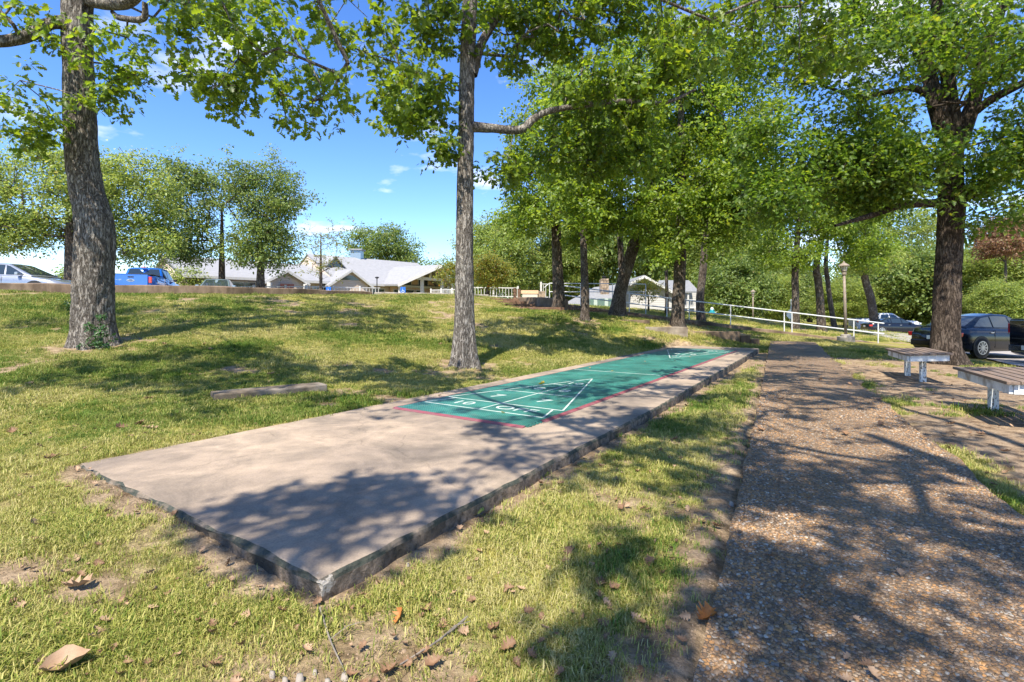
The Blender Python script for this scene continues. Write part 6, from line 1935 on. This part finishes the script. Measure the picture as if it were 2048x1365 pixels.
# ------------------------------------------------------------------ the white house beyond the ramp
HY = 43.0
def hw(px, py, Y=HY):
    return W(px, py, Y) - np.array([10.5, HY, 1.1])
house = thing('white_house', 'white sided house with grey gable roof and stone chimney behind the ramp', 'house', (10.5, HY, 1.1))
def hz_of(py, Y):
    return CH + (HOR - py) / FPX * Y - 1.1
xl, xr, xa = (1218 - 1024) * .043 - 10.5, (1352 - 1024) * .043 - 10.5, (1286 - 1024) * .043 - 10.5
ze, za = hz_of(590, 43), hz_of(553, 43)
MB().slab([(xl, 0, -.6), (xr, 0, -.6), (xr, 0, ze), (xa, 0, za - .1), (xl, 0, ze)], .25, (0, -1, 0)).build('gable_wall', SIDE_WHITE, house)
MB().slab([(xr - .01, 0.26, -.6), (xr - .01, 9, -.6), (xr - .01, 9, ze), (xr - .01, 0.26, ze)], .2, (1, 0, 0)).build('side_wall', SIDE_WHITE, house)
MB().slab([(xl + .01, 0.26, -.6), (xl + .01, 9, -.6), (xl + .01, 9, ze), (xl + .01, 0.26, ze)], .2, (-1, 0, 0)).build('side_wall', SIDE_WHITE, house)
for s, xe in ((-1, xl), (1, xr)):
    e_ = xe + s * .5; sl_ = (za - ze) / (xe - xa); zz = za + sl_ * -1 * (e_ - xa) * -1 if False else za - (za - ze) * abs(e_ - xa) / abs(xe - xa)
    MB().slab([(xa, -.5, za + .08), (xa, 9.2, za + .08), (e_, 9.2, zz + .08), (e_, -.5, zz + .08)], .14, (0, 0, 1)).build('roof', ROOF_D, house)
    MB().bar((xa, -.51, za - .06), (e_, -.51, zz - .06), .06, .2).build('barge_board', TRIM, house)
# lower front roof to the left with the stone chimney
MB().slab([hw(1120, 612, 39), hw(1225, 609, 39), hw(1262, 566, 42.6), hw(1188, 575, 42.6)], .14, (0, 0, 1)).build('low_roof', ROOF_D, house)
MB().slab([hw(1125, 640, 39.4), hw(1225, 640, 39.4), hw(1225, 612, 39.4), hw(1125, 614, 39.4)], .15, (0, -1, 0)).build('low_wall', SIDE_WHITE, house)
chx = (1208 - 1024) * .041 - 10.5
ch_ = MB().box(chx - .33, chx + .33, -2.3, -1.7, -.4, hz_of(560, 41)).build('chimney', STONE, house, bevel=.03)
for row in range(9):
    for cidx in range(3):
        x0 = chx - .34 + cidx * .225 + (.06 if row % 2 else 0); z0 = hz_of(602, 41) + row * .2
        MB().box(x0 + .012, min(x0 + .21, chx + .345), -2.33 - .012 * ((row * 3 + cidx) % 3), -2.28, z0 + .012, z0 + .19).build('stone', STONE, ch_, bevel=.015)
MB().lathe([(.12, 0), (.12, .22), (.2, .24), (.2, .3)], 10, (chx, -2.0, hz_of(560, 41))).build('chimney_pot', BLACKP, ch_)
# right wing with porch
MB().slab([hw(1310, 583, 46.5), hw(1398, 583, 46.5), hw(1378, 561, 50), hw(1318, 561, 50)], .14, (0, 0, 1)).build('wing_roof', ROOF_D, house)
MB().slab([hw(1330, 640, 49.5), hw(1398, 640, 49.5), hw(1398, 586, 49.5), hw(1330, 586, 49.5)], .2, (0, -1, 0)).build('wing_wall', SIDE_WHITE, house)
for px_ in (1358, 1376, 1396):
    MB().bar(hw(px_, 635, 46.7), hw(px_, 584, 46.7), .14, .14).build('porch_post', TRIM, house)
MB().slab([hw(1340, 617, 46.6), hw(1400, 617, 46.6), hw(1400, 613, 46.6), hw(1340, 613, 46.6)], 3.0, (0, -1, 0)).build('porch_deck', TRIM, house)
for z_ in (600, 611):
    MB().bar(hw(1358, z_, 46.7), hw(1396, z_, 46.7), .05, .06).build('porch_rail', TRIM, house)
for i in range(9):
    px_ = 1360 + i * 4.3
    MB().bar(hw(px_, 611, 46.7), hw(px_, 600, 46.7), .03, .03).build('baluster', TRIM, house)
# green slatted screen by the house
r_ = thing('slatted_screen', 'green grey slatted screen beside the stone chimney', 'fence', W(1198, 612, 36), 0)
GS = plain('screen_green', (.10, .17, .15), .6); GS2 = plain('screen_pale', (.38, .46, .42), .6)
for i in range(9):
    MB().box(-1.15 + i * .26, -1.15 + i * .26 + .24, -.03, .03, -.6, .52).build('slat', GS if i % 3 else GS2, r_)
MB().box(-1.2, 1.22, .031, .08, .3, .38).build('cross_rail', GS, r_)

# ------------------------------------------------------------------ fallen leaves, twigs, stones
def curl_leaf(L, seed, kind='oak', curl=.5):
    O = leaf_outline(kind); rs_ = np.random.default_rng(seed)
    V = []; Fq = []
    for x, y in O:
        y *= 1.25
        z = curl * L * (abs(x - .5) ** 2) + .02 * L
        for s in (-1, -.5, 0, .5, 1):
            V.append((x * L - L / 2, s * y * L, z + (abs(s) ** 2) * y * L * curl * rs_.uniform(.7, 1.4)))
    for i in range(len(O) - 1):
        for j in range(4):
            a = i * 5 + j
            Fq.append((a, a + 5, a + 6, a + 1))
    return mesh_from('fallen_leaf', V, Fq, True)


LF_BROWN = noise_mat('dead_leaf', (.12, .065, .035), (.25, .15, .085), 20, .6, .2)
LF_TAN = noise_mat('tan_leaf', (.26, .165, .10), (.38, .26, .165), 14, .6, .2)
LF_ORANGE = noise_mat('orange_leaf', (.24, .09, .02), (.38, .16, .04), 18, .55, .2)
LF_YELLOW = noise_mat('yellow_leaf', (.5, .3, .03), (.62, .42, .06), 18, .55, .2)
leaf_meshes = {}


def gz_at(x, y):
    s, t = st_of(x, y); p_, q = pq_of(x, y)
    if 0 < s < SLAB_L and 0 < t < SLAB_W:
        on = (T_S0 < s < T_S0 + MLEN and abs(t - T_C) < MW)
        return .016 if on else .002
    if -3 < p_ < 21 and 0 < q < PATH_W:
        return float(path_z(p_)) + .012
    nr_ = float(smooth(30, 12, math.hypot(x, y)))
    return h1(x, y) + nr_ * (float(fbm(np.array([x * 3.1]), np.array([y * 3.1]), 1.7, 3)[0]) - .45) * .035 + nr_ * (float(fbm(np.array([x * 11]), np.array([y * 11]), 4.7, 2)[0]) - .38) * .016 + .012


def fallen(px, py, L, mat, label, group=None, curl=.5, kind='oak', lift=0.0):
    # ground point under the pixel
    lo = .5
    Y = 1.2
    for it in range(60):
        c = W(px, py, Y); g = gz_at(c[0], Y)
        if c[2] <= g:
            break
        Y += max(.01, (c[2] - g) * .6)
    k = (mat.name, round(L, 2), kind, curl)
    if k not in leaf_meshes:
        me = curl_leaf(L, len(leaf_meshes), kind, curl); me.materials.append(mat); leaf_meshes[k] = me
    o = link('fallen_leaf', leaf_meshes[k])
    c = W(px, py, Y)
    o.location = (c[0], Y, gz_at(c[0], Y) + lift + .004); o.rotation_euler = (rng.normal(0, .25), rng.normal(0, .25), rng.uniform(0, 6.28))
    return tag(o, label, 'leaf', group)


o = fallen(135, 1340, .14, LF_TAN, 'large curled tan dead leaf lying in the sunlit dry grass', curl=.9, kind='broad', lift=.0); o.rotation_euler = (.1, -.15, .5)
o = fallen(1410, 1245, .10, LF_ORANGE, 'bright orange curled leaf against the pebble path edge', curl=.9, lift=.01); o.rotation_euler = (.05, -.1, .6)
fallen(955, 1030, .10, noise_mat('green_leaf', (.14, .2, .05), (.25, .3, .09), 12, .6, .1), 'pale green fallen oak leaf beside the slab edge', curl=.4)
fallen(1083, 769, .12, LF_YELLOW, 'yellow orange leaf lying on the bare slab beside the mat')
for px_, py_ in ((100, 920), (245, 858), (280, 850), (300, 860), (295, 800), (690, 735), (25, 865), (540, 750), (350, 660), (330, 690), (420, 700), (60, 770), (150, 1178), (410, 690), (880, 690), (1105, 700), (1290, 690)):
    fallen(px_, py_, .12, LF_BROWN if (px_ * 7) % 3 else LF_TAN, 'brown curled leaf fallen on the lawn left of the slab', 'fallen leaves on the left lawn', .7)
for px_, py_ in ((1275, 945), (1140, 1110), (1200, 1170), (855, 1225), (800, 1240), (1015, 1300), (1300, 1130), (1120, 970), (1080, 968), (1245, 1020), (1320, 905), (1350, 880), (1435, 1055), (780, 1345), (1230, 1180), (990, 1260), (870, 1330)):
    fallen(px_, py_, .07, LF_BROWN if px_ != 800 else LF_ORANGE, 'brown leaf fallen on the strip between slab and path', 'fallen leaves between slab and path', .7)
for px_, py_ in ((1700, 770), (1760, 800), (1640, 760), (1900, 850), (1960, 870), (1600, 735), (1760, 850), (1690, 870), (1900, 900), (2010, 905), (1560, 800), (1520, 860)):
    fallen(px_, py_, .10, LF_BROWN, 'brown leaf fallen on the bare soil and path by the benches', 'fallen leaves by the benches', .6)
for px_, py_ in ((1180, 735), (1225, 742), (1380, 712), (1290, 722), (1350, 720), (880, 792), (1005, 827)):
    fallen(px_, py_, .055, LF_YELLOW if px_ % 2 else LF_TAN, 'small dry leaf lying on the green mat', 'leaves on the green mat', .5)
# leaf litter below the ramp
lit = []
for i in range(1500):
    x = rng.uniform(1.6, 9.5); y = ramp_y(x) - .25 - abs(rng.normal(0, 1.6))
    lit.append((x, float(y)))
lit = np.array(lit); lz = H(lit[:, 0], lit[:, 1]) + .02
PROTO_L = []
for i in range(3):
    me = curl_leaf(.17, 90 + i, 'oak', .6); me.materials.append((LF_BROWN, LF_TAN, LF_BROWN)[i]); PROTO_L.append(bpy.data.objects.new('litter_leaf', me))
o = spread('leaf_litter', np.c_[lit, lz], np.c_[rng.normal(0, .4, (len(lit), 2)), rng.uniform(0, 6.28, len(lit))], rng.uniform(.8, 1.5, len(lit)), 'litter', PROTO_L)
tag(o, 'brown leaf litter heaped below the ramp wall among the trunks', 'leaf litter')
sc_l = []
for i in range(2600):
    y = 1.5 + 18 * rng.uniform(0, 1) ** 1.6; x = rng.uniform(-1.0 * y, 1.0 * y)
    s, t = st_of(x, y)
    p_, q_2 = pq_of(x, y)
    if (0 < s < SLAB_L and -.05 < t < SLAB_W + .05) or (-.05 < q_2 < PATH_W and i % 6):
        continue
    sc_l.append((x, y, gz_at(x, y) + .005))
sc_l = np.array(sc_l)
o = spread('scattered_litter', sc_l, np.c_[rng.normal(0, .4, (len(sc_l), 2)), rng.uniform(0, 6.28, len(sc_l))], rng.uniform(.07, .32, len(sc_l)), 'litter', PROTO_L)
tag(o, 'small bits of dry leaf scattered over lawn, soil and path', 'leaf litter')

TWIG = noise_mat('grey_twig', (.10, .085, .07), (.27, .235, .2), 14, .9, .5)
def twig(label, pxs, r0):
    P = []
    for px_, py_ in pxs:
        Y = 1.2
        for it in range(80):
            c = W(px_, py_, Y); g = gz_at(c[0], Y) + .012
            if c[2] <= g:
                break
            Y += max(.005, (c[2] - g) * .5)
        P.append((c[0], Y, g))
    o_ = np.array(P[0])
    root = MB().tube([np.array(p_) - o_ for p_ in catmull(P, 12)], list(np.linspace(r0, r0 * .5, 12)), 6).build('twig', TWIG, None, tuple(o_))
    tag(root, label, 'twig', None)
    q = np.array(P[1]) - o_
    MB().tube([q, q + (.05, .05, .02), q + (.11, .07, .025)], [r0 * .5, r0 * .4, r0 * .2], 5).build('side_shoot', TWIG, root)
twig('thin grey twig pointing at the chipped slab corner', [(640, 1215), (660, 1280), (690, 1345)], .004)
twig('grey twig lying slantwise in the grass right of the slab corner', [(935, 1235), (880, 1280), (800, 1330)], .005)
WHITE_STONE = noise_mat('pale_stone', (.2, .175, .145), (.34, .3, .26), 12, .8, .5)
for i, (px_, py_, r0) in enumerate(((1463, 1010, .022), (545, 1350, .016), (600, 1358, .018), (690, 1355, .02), (655, 1362, .015), (815, 1130, .012), (570, 1362, .014), (630, 1345, .012))):
    Y = 1.2
    for it in range(80):
        c = W(px_, py_, Y); g = gz_at(c[0], Y)
        if c[2] <= g:
            break
        Y += max(.005, (c[2] - g) * .5)
    V_, F_ = pebble_geo(1, np.array([r0]))
    o = link('stone', fast_mesh('stone', V_[0] * (1, 1, 1.6), F_), WHITE_STONE); o.location = (c[0], Y, g)
    if i == 0:
        tag(o, 'pale stone lying on the soil strip at the path edge', 'stone')
    else:
        tag(o, 'small pale stone on the bare soil before the slab corner', 'stone', 'stones before the slab corner')
# ivy sprigs on the kinked oak
IVY = leaf_mat('ivy_leaf', (.015, .05, .012), (.04, .1, .025), (.05, .12, .03), .2, .1)
ivy = thing('ivy', 'dark ivy sprigs climbing the foot of the thick kinked oak', 'ivy', G(-7.92, 9.05, .02))
iv = []
for px_, py_, sp2, nn_ in ((200, 680, 10, 26), (205, 660, 5, 14), (203, 635, 3, 10), (180, 655, 5, 10), (142, 610, 5, 20), (185, 690, 14, 16)):
    for k in range(nn_):
        c = W(px_ + rng.normal(0, sp2), py_ + rng.normal(0, sp2), 9.03 + rng.uniform(0, .05) + (.35 if px_ < 150 else 0))
        iv.append(c - np.array(ivy.location))
ivp = [spray('ivy_spray', 'plain', 5, .05, .04, IVY, 400 + i, False) for i in range(2)]
spread('foliage', np.array(iv), np.c_[rng.normal(0, .6, (len(iv), 2)), rng.uniform(0, 6.28, len(iv))], rng.uniform(.8, 1.4, len(iv)), 'ivy', ivp, ivy)
MB().tube([W(190, 690, 9.1) - np.array(ivy.location), W(200, 660, 9.06) - np.array(ivy.location), W(203, 630, 9.08) - np.array(ivy.location)], [.008, .006, .003], 5).build('stem', TWIG, ivy)

# crumbs of soil and grit on the bare ground
NC = 26000
yy = 1.4 + 9.0 * rng.uniform(0, 1, NC) ** 1.7
xx = rng.uniform(-1.05, 1.05, NC) * yy
sC, tC = st_of(xx, yy); pC, qC = pq_of(xx, yy)
kk = (dirt_at(xx, yy) > 0.55) & ~((sC > -.01) & (tC > -.01) & (tC < SLAB_W)) & ~((qC > -0.01) & (qC < PATH_W))
xx, yy = xx[kk], yy[kk]
zz = H(xx, yy); nr_ = smooth(30, 12, np.hypot(xx, yy))
zz = zz + nr_ * (fbm(xx * 3.1, yy * 3.1, 1.7, 3) - 0.45) * 0.035 + nr_ * (fbm(xx * 11, yy * 11, 4.7, 2) - 0.38) * 0.016
crad = rng.uniform(0.0025, 0.009, len(xx)) * np.where(rng.uniform(0, 1, len(xx)) < .05, 1.8, 1.0)
CV, CF = pebble_geo(len(xx), crad)
CV = CV + np.stack([xx, yy, zz], -1)[:, None, :]
CRUMB = noise_mat('soil_crumb', (.13, .085, .05), (.36, .27, .185), 9, .95, .2)
o = link('soil_crumbs', fast_mesh('soil_crumbs', CV.reshape(-1, 3), (CF[None] + (np.arange(len(xx)) * 13)[:, None, None]).reshape(-1, 3)), CRUMB, kind='stuff')
tag(o, 'crumbs of brown soil and grit on the bare ground', 'soil')
